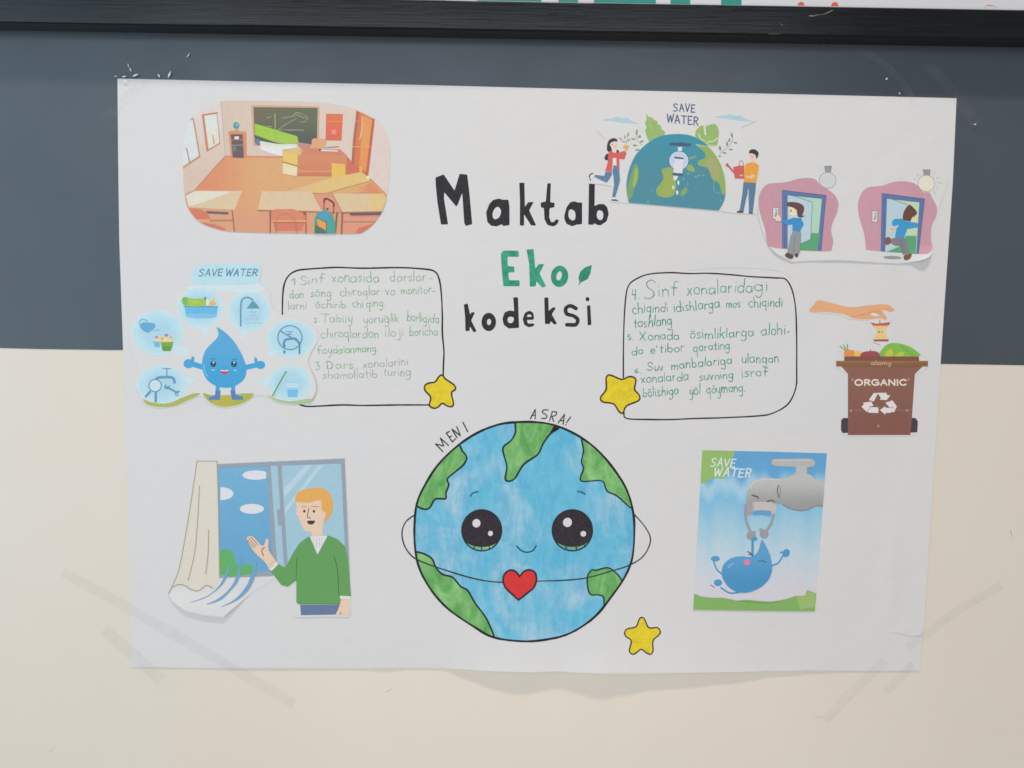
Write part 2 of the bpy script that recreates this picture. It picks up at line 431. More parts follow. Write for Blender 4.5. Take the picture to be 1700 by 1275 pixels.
GLY = {
 'a': (.95, [B(.42, .42, .5, .48, 50, 350, 10), [(.86, 1), (.88, .1)]]),
 'b': (.9, [[(.05, 1.9), (.06, .02)], B(.44, .4, .48, .46, 150, -150, 9)]),
 'c': (.8, [B(.45, .45, .5, .5, 50, 320, 8)]),
 'd': (.95, [B(.42, .42, .48, .46, 30, 330, 9), [(.88, 1.9), (.88, 0)]]),
 'e': (.85, [[(.05, .5), (.8, .55)], B(.42, .4, .5, .5, 10, 320, 9)]),
 'f': (.75, [[(.75, 1.75), (.5, 1.9), (.3, 1.6), (.28, .8), (.3, 0)], [(0, .95), (.65, .98)]]),
 'g': (.95, [B(.42, .42, .52, .46, 40, 345, 9), [(.86, 1), (.88, -.3), (.75, -.8), (.4, -.9), (.1, -.7)]]),
 'h': (.9, [[(.05, 1.9), (.06, 0)], [(.06, .55), (.4, .95), (.78, .75), (.84, 0)]]),
 'i': (.18, [[(.08, .95), (.1, 0)], [(.08, 1.4)]]),
 'j': (.4, [[(.35, .95), (.36, -.4), (.2, -.85), (-.1, -.7)], [(.35, 1.4)]]),
 'k': (.8, [[(.05, 1.9), (.06, 0)], [(.72, 1), (.1, .4)], [(.3, .6), (.78, 0)]]),
 'l': (.16, [[(.08, 1.9), (.1, 0)]]),
 'm': (1.35, [[(.05, 1), (.06, 0)], [(.06, .6), (.35, .98), (.62, .8), (.66, 0)], [(.66, .6), (.95, .98), (1.25, .8), (1.3, 0)]]),
 'n': (.85, [[(.05, 1), (.06, 0)], [(.06, .55), (.4, .98), (.75, .78), (.8, 0)]]),
 'o': (.85, [O]),
 'p': (.9, [[(.05, 1), (.06, -.9)], B(.44, .4, .5, .48, 150, -150, 9)]),
 'q': (.95, [B(.42, .42, .52, .46, 40, 330, 9), [(.86, 1), (.87, -.9)]]),
 'r': (.62, [[(.05, 1), (.06, 0)], [(.06, .6), (.3, .95), (.6, .92)]]),
 's': (.7, [[(.65, .88), (.35, 1), (.08, .78), (.35, .52), (.66, .28), (.4, 0), (.04, .1)]]),
 't': (.6, [[(.25, 1.6), (.26, .2), (.5, .02)], [(0, 1), (.55, 1.02)]]),
 'u': (.85, [[(.05, 1), (.08, .3), (.35, 0), (.75, .35)], [(.78, 1), (.8, 0)]]),
 'v': (.75, [[(.02, 1), (.36, 0)], [(.36, 0), (.72, 1)]]),
 'x': (.8, [[(.02, 1), (.75, 0)], [(.72, 1), (.05, 0)]]),
 'y': (.8, [[(.04, 1), (.1, .4), (.4, .2), (.74, .5)], [(.76, 1), (.72, -.3), (.5, -.85), (.15, -.75)]]),
 'ō': (.85, [O, [(.15, 1.4), (.7, 1.42)]]),
 'ğ': (.95, [B(.42, .42, .52, .46, 40, 345, 9), [(.86, 1), (.88, -.3), (.75, -.8), (.4, -.9), (.1, -.7)], [(.15, 1.4), (.75, 1.42)]]),
 'S': (1.1, [[(1.0, 1.5), (.6, 1.75), (.15, 1.5), (.35, 1.05), (.8, .75), (.95, .35), (.55, 0), (.02, .12)]]),
 'T': (1.1, [[(0, 1.7), (1.1, 1.65)], [(.55, 1.68), (.56, 0)]]),
 'D': (1.1, [[(.08, 1.7), (.08, 0)], [(0, 1.68), (.7, 1.55), (1.02, .9), (.75, .15), (.05, 0)]]),
 'X': (1.0, [[(.05, 1.6), (.95, 0)], [(.95, 1.6), (.05, 0)]]),
 'A': (1.0, [[(0, 0), (.5, 1.7)], [(.5, 1.7), (1, 0)], [(.2, .6), (.82, .6)]]),
 'V': (1.0, [[(0, 1.7), (.48, 0)], [(.48, 0), (.98, 1.7)]]),
 'E': (.85, [[(.05, 1.7), (.05, 0)], [(.05, 1.7), (.82, 1.68)], [(.05, .88), (.7, .88)], [(.05, 0), (.85, .02)]]),
 'W': (1.4, [[(0, 1.7), (.33, 0)], [(.33, 0), (.7, 1.4)], [(.7, 1.4), (1.02, 0)], [(1.02, 0), (1.38, 1.7)]]),
 'R': (.95, [[(.08, 1.7), (.08, 0)], [(.08, 1.68), (.65, 1.65), (.88, 1.3), (.65, .9), (.08, .85)], [(.4, .85), (.92, 0)]]),
 'O': (1.25, [B(.62, .6, .85, .85, 90, 450, 13)]),
 'G': (1.2, [B(.62, .6, .85, .85, 45, 330, 10), [(.7, .8), (1.18, .8)], [(1.16, .8), (1.16, .2)]]),
 'N': (1.1, [[(.06, 0), (.06, 1.7)], [(.06, 1.7), (1.02, 0)], [(1.02, 0), (1.02, 1.7)]]),
 'I': (.14, [[(.07, 1.7), (.07, 0)]]),
 'C': (1.1, [B(.62, .6, .85, .85, 45, 315, 10)]),
 '1': (.35, [[(.02, .9), (.3, 1.35)], [(.3, 1.35), (.3, 0)]]),
 '2': (.7, [[(.05, .9), (.35, 1.2), (.62, .9), (.1, .02)], [(.08, 0), (.68, .03)]]),
 '3': (.7, [[(.05, 1.3), (.5, 1.35), (.3, .8)], [(.3, .8), (.66, .5), (.4, 0), (.02, .05)]]),
 '4': (.8, [[(.1, 1.4), (.1, .6)], [(.1, .6), (.7, .62)], [(.62, 1.5), (.6, -.2)]]),
 '5': (.7, [[(.6, 1.1), (.12, 1.1)], [(.12, 1.1), (.1, .6)], [(.1, .6), (.6, .55), (.55, .1), (.05, 0)]]),
 '6': (.7, [[(.55, 1.1), (.12, .6), (.15, .1), (.55, .08), (.55, .45), (.15, .45)]]),
 '.': (.12, [[(.06, .06)]]), '-': (.5, [[(.02, .5), (.48, .52)]]), "'": (.15, [[(.1, 1.6), (.05, 1.2)]]),
}

# ================================================================ WALL
def rect_mesh(name, x0, x1, z0, z1, y, mat, parent=None, th=.01, nx=1, nz=1):
    v = [(x, yy, z) for yy in (y, y+th) for z in (z0, z1) for x in (x0, x1)]
    f = [(0, 1, 3, 2), (5, 4, 6, 7), (4, 0, 2, 6), (1, 5, 7, 3), (2, 3, 7, 6), (4, 5, 1, 0)]
    return link_mesh(name, v, f, parent, None, [mat], None, 0, False)
def box(name, x0, x1, y0, y1, z0, z1, mat, parent=None, bev=0):
    v = [(x, yy, z) for yy in (y0, y1) for z in (z0, z1) for x in (x0, x1)]
    f = [(0, 1, 3, 2), (5, 4, 6, 7), (4, 0, 2, 6), (1, 5, 7, 3), (2, 3, 7, 6), (4, 5, 1, 0)]
    o = link_mesh(name, v, f, parent, None, [mat], None, 0, False)
    if bev:
        md = o.modifiers.new('soft_edge', 'BEVEL'); md.width = bev; md.segments = 3
    return o
zline = P(850, 592).z
wall = tag(rect_mesh('wall', -2.2, 2.2, 0.0, zline, 0, 'cream_wall_paint', None, .08), None, None, None, 'structure')
# upper painted band, 0.4 mm proud with a slightly wandering lower edge
N = 150; v = []; f = []
for i in range(N+1):
    x = -1.2+2.4*i/N; zz = zline+.00035*math.sin(i*.37)+.0003*math.sin(i*.11+1)+random.uniform(-.00012, .00012)
    v += [(x, -.0004, zz), (x, -.0004, 2.6), (x, .002, zz)]
for i in range(N):
    a = 3*i; f += [(a, a+3, a+4, a+1), (a+2, a+5, a+3, a)]
band = link_mesh('upper_paint_band', v, f, wall, None, ['grey_wall_paint'], None, 0, False)
rect_mesh('upper_wall', -2.2, 2.2, zline, 2.6, .0012, 'grey_wall_paint', wall, .078)
tag(rect_mesh('floor', -3, 3, -3.5, .0, 0, 'cream_wall_paint', None, .02), None, None, None, 'structure') if False else None

# ================================================================ FRAMED BOARD ABOVE
TT = .0225
zb = P(850, 51, TT).z; zt = P(850, 1.5, TT).z
bd = empty('framed_board', (0, 0, zb))
tag(bd, 'big white board with teal lettering in a black lacquered frame above the poster', 'board')
rail = box('frame_rail', -.95, .95, -TT, -.0006, zb, zt, 'black_frame_lacquer', bd, .0016)
pan = box('panel', -.95, .95, -TT+.004, -.0006, zt+.0002, zt+.16, 'board_print', bd)
fb = Art(0, None, lambda x, y: TT-.004)
def strip(x0, x1): return [(x0, -90), (x1, -90), (x1+1, 40), (x0-1, 40)]
zclip = None
for i, (a, b_) in enumerate([(700, 740), (792, 899), (927, 960), (986, 1089), (1113, 1146), (1197, 1231)]):
    fb.begin('printed_letter', bd)
    y0 = lambda x: (x-780)*.0172
    fb.fill([(a, -70), (b_, -70), (b_, y0(b_)+.6), (a, y0(a)+.6)], (38, 130, 120)); fb.end()
for x, r in ((1330, 5.5), (1386, 6), (1644, 15)):
    fb.begin('printed_dot', bd)
    y0 = (x-780)*.0172
    pts = [p for p in ell(x, y0-1 if r < 10 else y0+8.5, r, r, 0, 40) if p[1] < y0+.3]
    pts = sorted(pts, key=lambda p: math.atan2(p[1]-(y0-r*.6), p[0]-x))
    fb.fill(pts, (200, 85, 55)); fb.end()
# scuffs on the rail
sc_ = Art(0.00002, None, lambda x, y: TT)
sc_.begin('scuff', rail)
sc_.stroke([(1343, 26), (1350, 26.5), (1358, 24.5), (1366, 24), (1374, 21), (1382, 17)], 1.1, (120, 118, 112), sm=2, jit=.7)
sc_.end(); sc_.begin('scuff', rail)
sc_.stroke([(1276, 56.5), (1296, 56.3)], .7, (95, 92, 90), jit=.4)
sc_.end(); sc_.begin('scuff', rail)
sc_.stroke([(1296, 40), (1299, 42)], 1.3, (90, 90, 92))
sc_.end()

# ================================================================ POSTER
BL = [(195, 131), (300, 133.5), (600, 139), (900, 146), (1200, 152.5), (1587, 163)]
poster_outline = [(195, 130.5), (400, 135), (700, 141), (1000, 149), (1300, 156), (1588, 163), (1582, 300), (1567, 520), (1549, 800), (1539, 960), (1533, 1050),
   (1531, 1056), (1527, 1113), (1450, 1113.5), (1345, 1113), (1340, 1112), (1330, 1113.5), (1278, 1114), (1270, 1113), (1258, 1115), (1150, 1117), (1050, 1119), (1000, 1119), (960, 1117), (925, 1114.5), (880, 1116.5), (820, 1114.5), (740, 1109.5), (700, 1108.5), (600, 1109.5), (500, 1109), (400, 1109), (300, 1108.5), (218, 1107), (214, 900), (205, 600), (198, 400), (196, 250)]
poster = empty('poster', P(860, 1110, 0))
tag(poster, 'large white hand-made classroom eco poster taped to the two-tone wall', 'poster')
pa = Art(0)
pa.begin('paper_sheet', poster, .00022)
pa.fill(poster_outline, (205, 205, 207), 'poster_paper', g=12, raw=True)
pa.end()
# bottom edge crack line: geometry step is in D(); pencil construction lines
BK = (44, 42, 47); PEN = (60, 55, 60)
def letter(z, pts, holes=(), col=BK, m='marker_ink', stroke=None, extra=None):
    pa.zoom(*z); pa.begin('title_letter', poster)
    if pts: 
        q = []
        n = len(pts)
        for i in range(n):          # chamfer the corners slightly
            a, b, c = pts[i-1], pts[i], pts[(i+1) % n]
            for o in (a, c):
                d = math.dist(o, b); t = min(.25, 9/max(d, 1)); q.append((b[0]+(o[0]-b[0])*t, b[1]+(o[1]-b[1])*t))
        pa.fill(q, col, m, holes=[crv(h, True, 4) for h in holes])
    if stroke: pa.stroke(stroke[0], stroke[1], col, m, jit=.04)
    if extra: pa.dot(*extra, col, m)
    pa.end()
Z1 = (700, 270, 9.444); Z2 = (860, 270, 9.444); Z3 = (820, 400, 7.967); Z4 = (760, 480, 9.444)
letter(Z1, [(215, 235), (345, 183), (515, 437), (595, 175), (715, 187), (750, 480), (793, 965), (693, 993), (668, 950), (645, 600), (635, 475), (570, 650), (543, 690), (355, 465), (350, 560), (415, 968), (303, 972), (250, 640), (225, 400)])
letter(Z1, [(1010, 780), (1060, 650), (1120, 585), (1210, 562), (1270, 582), (1360, 580), (1378, 700), (1378, 980), (1280, 995), (1255, 965), (1180, 1000), (1090, 990), (1030, 930)], [[(1115, 790), (1150, 715), (1200, 695), (1240, 740), (1240, 800), (1210, 860), (1150, 888), (1115, 850)]])
letter(Z2, [(20, 315), (100, 315), (108, 690), (160, 620), (245, 615), (175, 750), (285, 985), (205, 985), (95, 810), (95, 990), (28, 985), (30, 600)])
letter(Z2, [(460, 325), (515, 320), (505, 620), (575, 630), (570, 700), (495, 715), (490, 860), (520, 935), (565, 930), (590, 890), (640, 895), (625, 950), (585, 990), (540, 1000), (460, 975), (415, 890), (405, 710), (360, 705), (355, 625), (435, 612)])
letter(Z2, [(725, 830), (760, 700), (820, 620), (880, 605), (940, 625), (1005, 625), (1005, 960), (975, 970), (925, 970), (850, 998), (760, 960), (728, 890)], [[(790, 800), (805, 745), (845, 735), (895, 780), (895, 880), (860, 905), (820, 890), (795, 850)]])
letter(Z2, [(1112, 330), (1205, 335), (1200, 680), (1270, 648), (1350, 650), (1400, 700), (1422, 810), (1390, 920), (1290, 985), (1240, 975), (1190, 950), (1180, 975), (1100, 972), (1105, 760)], [[(1235, 800), (1255, 755), (1290, 748), (1330, 780), (1335, 850), (1310, 895), (1270, 895), (1240, 860)]])
GR = (32, 132, 103)
letter(Z3, [(90, 165), (130, 125), (325, 130), (333, 212), (180, 208), (183, 330), (270, 340), (270, 415), (190, 418), (200, 520), (340, 520), (340, 600), (125, 600), (105, 400)], col=GR, m='green_marker')
letter(Z3, [(430, 115), (525, 105), (548, 370), (590, 305), (665, 305), (605, 430), (690, 600), (640, 620), (560, 530), (555, 600), (475, 605), (465, 300)], col=GR, m='green_marker')
letter(Z3, ell(868, 468, 116, 143, .08, 18), [ell(862, 462, 34, 62, .25, 10)], col=GR, m='green_marker')
letter(Z3, [(255, 745), (318, 745), (333, 1150), (240, 1155), (200, 1160), (130, 1110), (112, 1030), (140, 945), (210, 918), (268, 930)], [[(180, 1040), (200, 1005), (255, 1010), (262, 1050), (235, 1085), (195, 1080)]])
letter(Z3, [(380, 1030), (410, 950), (470, 920), (520, 950), (530, 1000), (525, 1043), (435, 1045), (450, 1095), (500, 1090), (540, 1095), (520, 1130), (460, 1142), (400, 1110)], [[(435, 1000), (460, 972), (490, 980), (495, 1003)]])
letter(Z3, [(665, 750), (720, 745), (725, 925), (780, 875), (822, 885), (765, 970), (835, 1095), (800, 1108), (750, 1060), (740, 1100), (675, 1098)])
letter(Z3, None, stroke=([(1085, 893), (1010, 858), (950, 895), (965, 965), (1050, 990), (1108, 1040), (1085, 1105), (1020, 1110), (965, 1108)], 50))
letter(Z3, [(1230, 855), (1275, 850), (1290, 1110), (1240, 1118)], extra=(1238, 770, 27, 28))
letter(Z4, [(95, 240), (155, 225), (195, 400), (215, 360), (270, 365), (210, 490), (295, 660), (250, 680), (190, 585), (185, 655), (120, 660), (115, 450)])
letter(Z4, ell(486, 515, 115, 145, 0, 20), [ell(490, 515, 33, 48, .1, 10)])
pa.zoom(*Z3); pa.begin('drawn_leaf', poster)
pa.fill([(1295, 318), (1280, 420), (1240, 505), (1150, 550), (1115, 600), (1130, 545), (1118, 490), (1140, 410), (1200, 350)], (35, 125, 100), 'green_marker')
pa.stroke([(1290, 325), (1215, 430), (1140, 545)], 5, (25, 95, 85), 'green_marker'); pa.end()

# torn lip near the lower right edge
tr = Art(.00005, lambda x, y: .0005*smooth((x-1462)/40.)*smooth((y-1020)/28.))
tr.begin('torn_edge', poster, .0001)
tr.fill([(1466, 1044), (1466, 1049), (1480, 1049.5), (1492, 1050.5), (1503, 1054), (1512, 1055.5), (1531, 1055), (1535, 1022), (1500, 1022)], (205, 205, 207), 'poster_paper', g=12, raw=True)
tr.end()
# ---- text boxes
ZB1 = (460, 430, 4.903); ZB2 = (980, 430, 4.553)
pa.zoom(*ZB1); pa.begin('text_box_outline', poster)
INK = (30, 28, 32)
pa.stroke([(43, 450), (46, 300), (60, 200), (100, 130), (170, 92), (280, 80), (400, 72), (500, 68), (700, 75), (1000, 70), (1200, 82), (1280, 100), (1315, 150), (1335, 260), (1345, 450), (1345, 600), (1358, 750), (1354, 860), (1352, 950)], 13, INK, 'marker_ink', jit=.14)
pa.end(); pa.begin('text_box_outline', poster)
pa.stroke([(165, 1176), (230, 1198), (330, 1198), (520, 1188), (700, 1192), (1000, 1188), (1240, 1188)], 13, INK, 'marker_ink', jit=.18)
pa.end()
pa.zoom(*ZB2); pa.begin('text_box_outline', poster)
pa.stroke([(250, 895), (250, 700), (255, 480), (268, 290), (290, 200), (340, 155), (440, 115), (600, 103), (750, 110), (900, 108), (1080, 120), (1210, 133), (1400, 143), (1475, 152), (1520, 220), (1545, 320), (1555, 420), (1560, 600), (1560, 850), (1558, 950), (1530, 1040), (1480, 1110), (1380, 1165), (1280, 1185), (1000, 1200), (800, 1205), (620, 1213), (450, 1213), (275, 1205), (255, 1160)], 10.5, INK, 'marker_ink', jit=.12)
pa.end()
pa.begin('pencil_line', poster)
pa.stroke([(740, 88), (900, 72), (1050, 68), (1250, 72), (1400, 90), (1480, 115), (1530, 150)], 3, (176, 175, 176), 'coloured_pencil', jit=.3)
pa.end()
def lines(z, rows, wd, m, xh):
    pa.zoom(*z)
    for row in rows:
        pa.begin('handwritten_line', poster)
        for (t, x0, x1, y0, y1, *r) in row:
            h = r[0] if r else xh; c = r[1] if len(r) > 1 else TC
            cp = r[2] if len(r) > 2 else None
            pa.word(t, x0, x1, y0, y1, h, wd, c, m, jit=.35, cap=cp, wob=.11)
        pa.end()
TC = (104, 152, 114); TG = (75, 155, 82); TD = (124, 148, 128)
lines(ZB1, [
 [('1', 120, 148, 205, 205, 36), ('S', 188, 245, 208, 208, 36, TC, 72), ('inf', 255, 380, 205, 185, 38), ('xonasida', 447, 828, 188, 190, 46, (90, 145, 100)), ('darslar', 925, 1210, 185, 180, 42), ('-', 1238, 1262, 180, 180, 40)],
 [('dan', 105, 215, 322, 318, 36), ('sōng', 275, 440, 305, 305, 38), ('chiroqlar', 515, 835, 300, 292, 38), ('va', 885, 960, 292, 290, 38), ('monitor', 1010, 1255, 282, 278, 36), ('-', 1262, 1285, 282, 282, 38)],
 [('larni', 90, 240, 412, 404, 36, TD), ('ōchirib', 315, 560, 400, 396, 34), ('chi', 615, 700, 392, 392, 36), ('qing.', 725, 878, 392, 382, 38, TG)],
 [('2.', 300, 345, 514, 512, 28, TD), ('T', 350, 425, 515, 515, 36, TC, 76), ('abiiy', 430, 610, 515, 515, 36), ('yoruğlik', 705, 990, 522, 508, 36), ('borli', 1060, 1180, 505, 510, 40), ('gida', 1190, 1320, 515, 528, 40, TG)],
 [('chiroqlardan', 360, 825, 640, 640, 40), ('iloji', 880, 1025, 632, 628, 40, TD), ('boricha', 1080, 1308, 622, 620, 38, (95, 155, 115))],
 [('foy', 330, 445, 775, 765, 38, TC), ('dalanmang.', 458, 820, 768, 752, 34, TG)],
 [('3', 312, 352, 902, 902, 44), ('D', 408, 455, 893, 893, 36, (75, 120, 85), 60), ('ars', 480, 620, 893, 890, 36), ('xonalarini', 700, 1065, 886, 860, 34, TD)],
 [('shamollatib', 370, 815, 975, 962, 38, TD), ('turing', 870, 1085, 950, 950, 36, TD)],
], 6.4, 'coloured_pencil', 38)
TC = (38, 124, 102)
lines(ZB2, [
 [('4.', 310, 368, 298, 298, 50), ('S', 405, 490, 305, 305, 50, TC, 140), ('inf', 512, 660, 285, 276, 52), ('xonalarida', 728, 1225, 270, 248, 50), ('gi', 1240, 1340, 248, 240, 48)],
 [('chiqindi', 322, 585, 412, 395, 42), ('idishlarga', 635, 975, 402, 368, 42), ('mos', 1028, 1135, 366, 360, 34), ('chiqindi', 1200, 1450, 362, 355, 38)],
 [('tashlang', 330, 615, 522, 492, 42)],
 [('5.', 285, 322, 612, 612, 34), ('X', 375, 422, 612, 612, 40, TC, 62), ('onada', 440, 670, 610, 606, 38), ('ōsimliklarga', 755, 1235, 602, 582, 40), ('alohi-', 1295, 1505, 580, 568, 42)],
 [('da', 315, 400, 724, 718, 36), ("e'tibor", 455, 710, 716, 695, 36), ('qarating.', 780, 1068, 700, 676, 36)],
 [('6.', 335, 385, 862, 862, 32), ('S', 430, 475, 842, 842, 36, TC, 62), ('uv', 485, 550, 842, 838, 36), ('manbalariga', 612, 1070, 836, 788, 38), ('ulangan', 1145, 1425, 786, 782, 38)],
 [('xonalarda', 385, 740, 938, 915, 38), ('suvning', 825, 1080, 916, 898, 36), ('isrof', 1145, 1340, 895, 882, 38)],
 [('bōlishiga', 400, 665, 1046, 1018, 38), ('yōl', 750, 830, 1025, 1020, 38), ('qōymang.', 880, 1168, 1018, 1002, 38)],
], 5.9, 'green_marker', 40)

# ---- planet drawing
ZE = (650, 670, 2.965)
earth_o = [(605, 92), (720, 92), (820, 112), (930, 165), (1020, 235), (1100, 330), (1160, 430), (1190, 540), (1195, 640), (1185, 760), (1150, 850), (1090, 940), (1000, 1050), (880, 1130), (760, 1162), (640, 1170), (500, 1150), (400, 1095), (290, 1020), (220, 950), (165, 870), (130, 790), (115, 700), (113, 600), (125, 490), (165, 400), (230, 300), (320, 212), (420, 145), (520, 105)]
pa.zoom(*ZE); eo = crv(earth_o, True, 5)
earth = empty('planet_drawing', P(870, 880, .001), poster)
pa.begin('ocean', earth); pa.fill(eo, (102, 178, 206), 'blue_watercolour', g=20); pa.end()
pa.setclip(pa.T(eo))
GL = (85, 152, 80)
conts = [
 [(615, 85), (610, 140), (590, 180), (550, 215), (555, 260), (568, 310), (560, 370), (580, 382), (610, 365), (650, 300), (720, 250), (745, 200), (780, 150), (825, 113), (760, 85), (690, 75)],
 [(320, 205), (350, 235), (370, 265), (355, 300), (315, 335), (275, 370), (282, 400), (268, 440), (265, 468), (215, 470), (190, 510), (160, 520), (120, 490), (150, 390), (220, 290)],
 [(940, 165), (945, 230), (935, 285), (945, 320), (933, 381), (1035, 380), (1060, 430), (1110, 455), (1190, 518), (1190, 430), (1120, 310), (1020, 205)],
 [(110, 733), (160, 740), (200, 765), (218, 805), (250, 840), (300, 855), (340, 900), (375, 920), (410, 980), (455, 1040), (480, 1085), (500, 1155), (400, 1110), (280, 1030), (200, 950), (145, 870), (110, 790)],
 [(965, 850), (985, 820), (1010, 820), (1060, 808), (1095, 825), (1135, 875), (1120, 940), (1052, 1005), (1045, 955), (1020, 942), (980, 940), (965, 900)]]
for i, c in enumerate(conts):
    pa.begin('continent', earth)
    q = crv(c, True, 4)
    pa.fill(q, GL, 'green_watercolour', g=20)
    pa.stroke(q, 7.5 if i in (2, 4) else 9, (28, 45, 45), 'marker_ink', closed=True, sm=0, jit=.15)
    if i == 0: pa.fill([(775, 150), (800, 108), (835, 112), (820, 130), (795, 140)], (40, 22, 30), 'marker_ink')
    pa.end()
pa.setclip(None)
pa.begin('ink_outline', earth); pa.stroke(eo, 10.5, (26, 28, 34), 'marker_ink', closed=True, sm=0, jit=.2); pa.end()
pa.begin('drawn_string', earth)
LN = (42, 42, 50)
pa.stroke([(115, 548), (72, 580), (52, 630), (60, 690), (90, 740), (130, 770), (220, 805), (380, 855), (480, 875), (552, 880)], 6.5, LN, 'marker_ink', jit=.15)
pa.end(); pa.begin('drawn_string', earth)
pa.stroke([(712, 874), (850, 870), (960, 858), (1080, 825), (1170, 796), (1240, 750), (1275, 675), (1250, 610), (1190, 540)], 6, LN, 'marker_ink', jit=.2)
pa.end()
pa.begin('drawn_heart', earth)
hl = crv([(630, 852), (612, 828), (585, 820), (560, 835), (549, 865), (560, 905), (590, 935), (625, 967)], False, 5)
hr = crv([(625, 967), (665, 935), (700, 905), (713, 870), (708, 835), (685, 820), (655, 824), (630, 852)], False, 5)
hh = hl[:-1]+hr[:-1]
pa.fill(hh, (200, 48, 50), 'red_paint'); pa.stroke(hh, 9, (48, 30, 38), 'marker_ink', closed=True, sm=0, jit=.12); pa.end()
def eye(cx, cy, rx, ry, spots, cutpts, ticks):
    pa.begin('drawn_eye', earth)
    e = ell(cx, cy, rx, ry, 0, 44)
    pa.fill(e, (42, 36, 44), 'marker_ink')
    lowarc = [p for p in ell(cx, cy, rx-1, ry-1, 0, 80) if p[1] > cutpts[0][1]]
    lowarc = sorted(lowarc, key=lambda p: -p[0])
    pa.fill(crv(cutpts, False, 4)+lowarc, (82, 142, 138), 'green_watercolour')
    pa.stroke(e, 7, (28, 40, 46), 'marker_ink', closed=True, sm=0)
    for (a, b) in ticks: pa.stroke([a, b], 6, (25, 60, 60), 'marker_ink', sm=0)
    for s_ in spots: pa.fill(crv(ell(*s_, .3, 8), True, 3), (210, 210, 214), 'poster_paper')
    pa.end()
eye(444, 624, 98, 101, [(418, 589, 20, 21), (487, 639, 12, 13)], [(366, 684), (400, 700), (444, 706), (490, 700), (524, 682)], [((410, 700), (404, 716)), ((443, 706), (443, 722)), ((480, 702), (484, 718))])
eye(890, 624, 99, 101, [(866, 585, 22, 23), (944, 641, 14, 14)], [(812, 684), (850, 700), (890, 706), (935, 700), (968, 682)], [((860, 702), (856, 720)), ((908, 704), (912, 722)), ((948, 694), (955, 706))])
pa.begin('drawn_eyebrow', earth); pa.stroke([(388, 455), (400, 441), (425, 433)], 8, (48, 90, 115), 'marker_ink'); pa.end()
pa.begin('drawn_eyebrow', earth); pa.stroke([(918, 432), (935, 436), (952, 446)], 8, (48, 90, 115), 'marker_ink'); pa.end()
pa.begin('drawn_smile', earth); pa.stroke([(617, 702), (636, 722), (665, 732), (695, 724), (712, 700)], 7, (30, 62, 80), 'marker_ink'); pa.end()
pa.zoom(690, 700, 7.967); pa.begin('drawn_lettering', poster)
for q in ([(362, 398), (262, 295)], [(262, 295), (372, 322)], [(372, 322), (328, 218)], [(328, 218), (434, 315)], [(405, 150), (485, 268)], [(405, 150), (447, 130)], [(440, 205), (475, 190)], [(485, 268), (527, 228)], [(545, 210), (480, 100)], [(480, 100), (592, 185)], [(592, 185), (543, 65)], [(625, 8), (690, 135)]):
    pa.stroke(q, 15, (45, 42, 48), 'marker_ink', sm=0, jit=.1)
pa.end()
pa.zoom(870, 670, 6.71); pa.begin('drawn_lettering', poster)
for q in ([(70, 170), (125, 65)], [(125, 65), (124, 170)], [(85, 130), (125, 130)], [(268, 72), (220, 72), (205, 98), (252, 132), (245, 162), (195, 165)], [(285, 190), (315, 90)], [(312, 92), (360, 95), (350, 132), (300, 142)], [(310, 142), (330, 200)], [(378, 218), (450, 120)], [(450, 120), (435, 232)], [(400, 190), (440, 190)], [(518, 150), (475, 210)], [(466, 232), (464, 238)]):
    pa.stroke(q, 12.5, (50, 45, 50), 'marker_ink', sm=4, jit=.1)
pa.end()
# ---- stars
def star(z, pts, label, wd):
    pa.zoom(*z); pa.begin('drawn_star', poster); q = crv(pts, True, 5)
    pa.fill(q, (214, 193, 40), 'yellow_paint'); pa.stroke(q, wd, (62, 42, 38), 'marker_ink', closed=True, sm=0, jit=.12); pa.end(label)
star((870, 900, 6.375), [(1240, 798), (1275, 815), (1320, 905), (1410, 905), (1443, 950), (1420, 990), (1365, 1045), (1365, 1150), (1340, 1187), (1300, 1175), (1240, 1135), (1190, 1170), (1150, 1187), (1115, 1150), (1135, 1045), (1080, 1000), (1065, 960), (1090, 920), (1185, 895), (1215, 825)], None, 14)
star(ZB1, [(1345, 945), (1370, 975), (1440, 1025), (1452, 1060), (1420, 1090), (1435, 1170), (1425, 1200), (1390, 1198), (1345, 1175), (1310, 1205), (1275, 1215), (1240, 1190), (1250, 1125), (1205, 1070), (1203, 1030), (1235, 1010), (1285, 1000), (1320, 955)], None, 13)
star(ZB2, [(150, 877), (235, 910), (290, 890), (330, 895), (345, 920), (335, 985), (370, 1030), (365, 1070), (275, 1110), (245, 1165), (215, 1150), (175, 1095), (95, 1080), (78, 1045), (120, 985), (120, 900)], None, 12)

# ================================================================ CUTOUT: CLASSROOM PICTURE
def grad(stops, axis=1):
    def f(x, y):
        t = (x, y)[axis]
        if t <= stops[0][0]: return stops[0][1]
        for (a, ca), (b, cb) in zip(stops, stops[1:]):
            if t <= b: return [lerp(u, v, (t-a)/(b-a)) for u, v in zip(ca, cb)]
        return stops[-1][1]
    return f
def cutout(name, label, outline, z, base, curl=None, sm=4, cat='paper cutout', col=(208, 209, 212), mat='cutout_paper'):
    A = Art(base, curl); A.zoom(*z)
    q = crv(outline, True, sm) if sm else outline
    T = A.T(q); cx = sum(p[0] for p in T)/len(T); by = max(p[1] for p in T)
    root = empty(name, P(cx, by, D(cx, by)+base)); tag(root, label, cat, 'cutout pictures glued on the poster')
    A.begin('paper', root, .0001); A.fill(q, col, mat, g=12, raw=True); A.end()
    return A, root, T
ZC = (290, 150, 4.595)
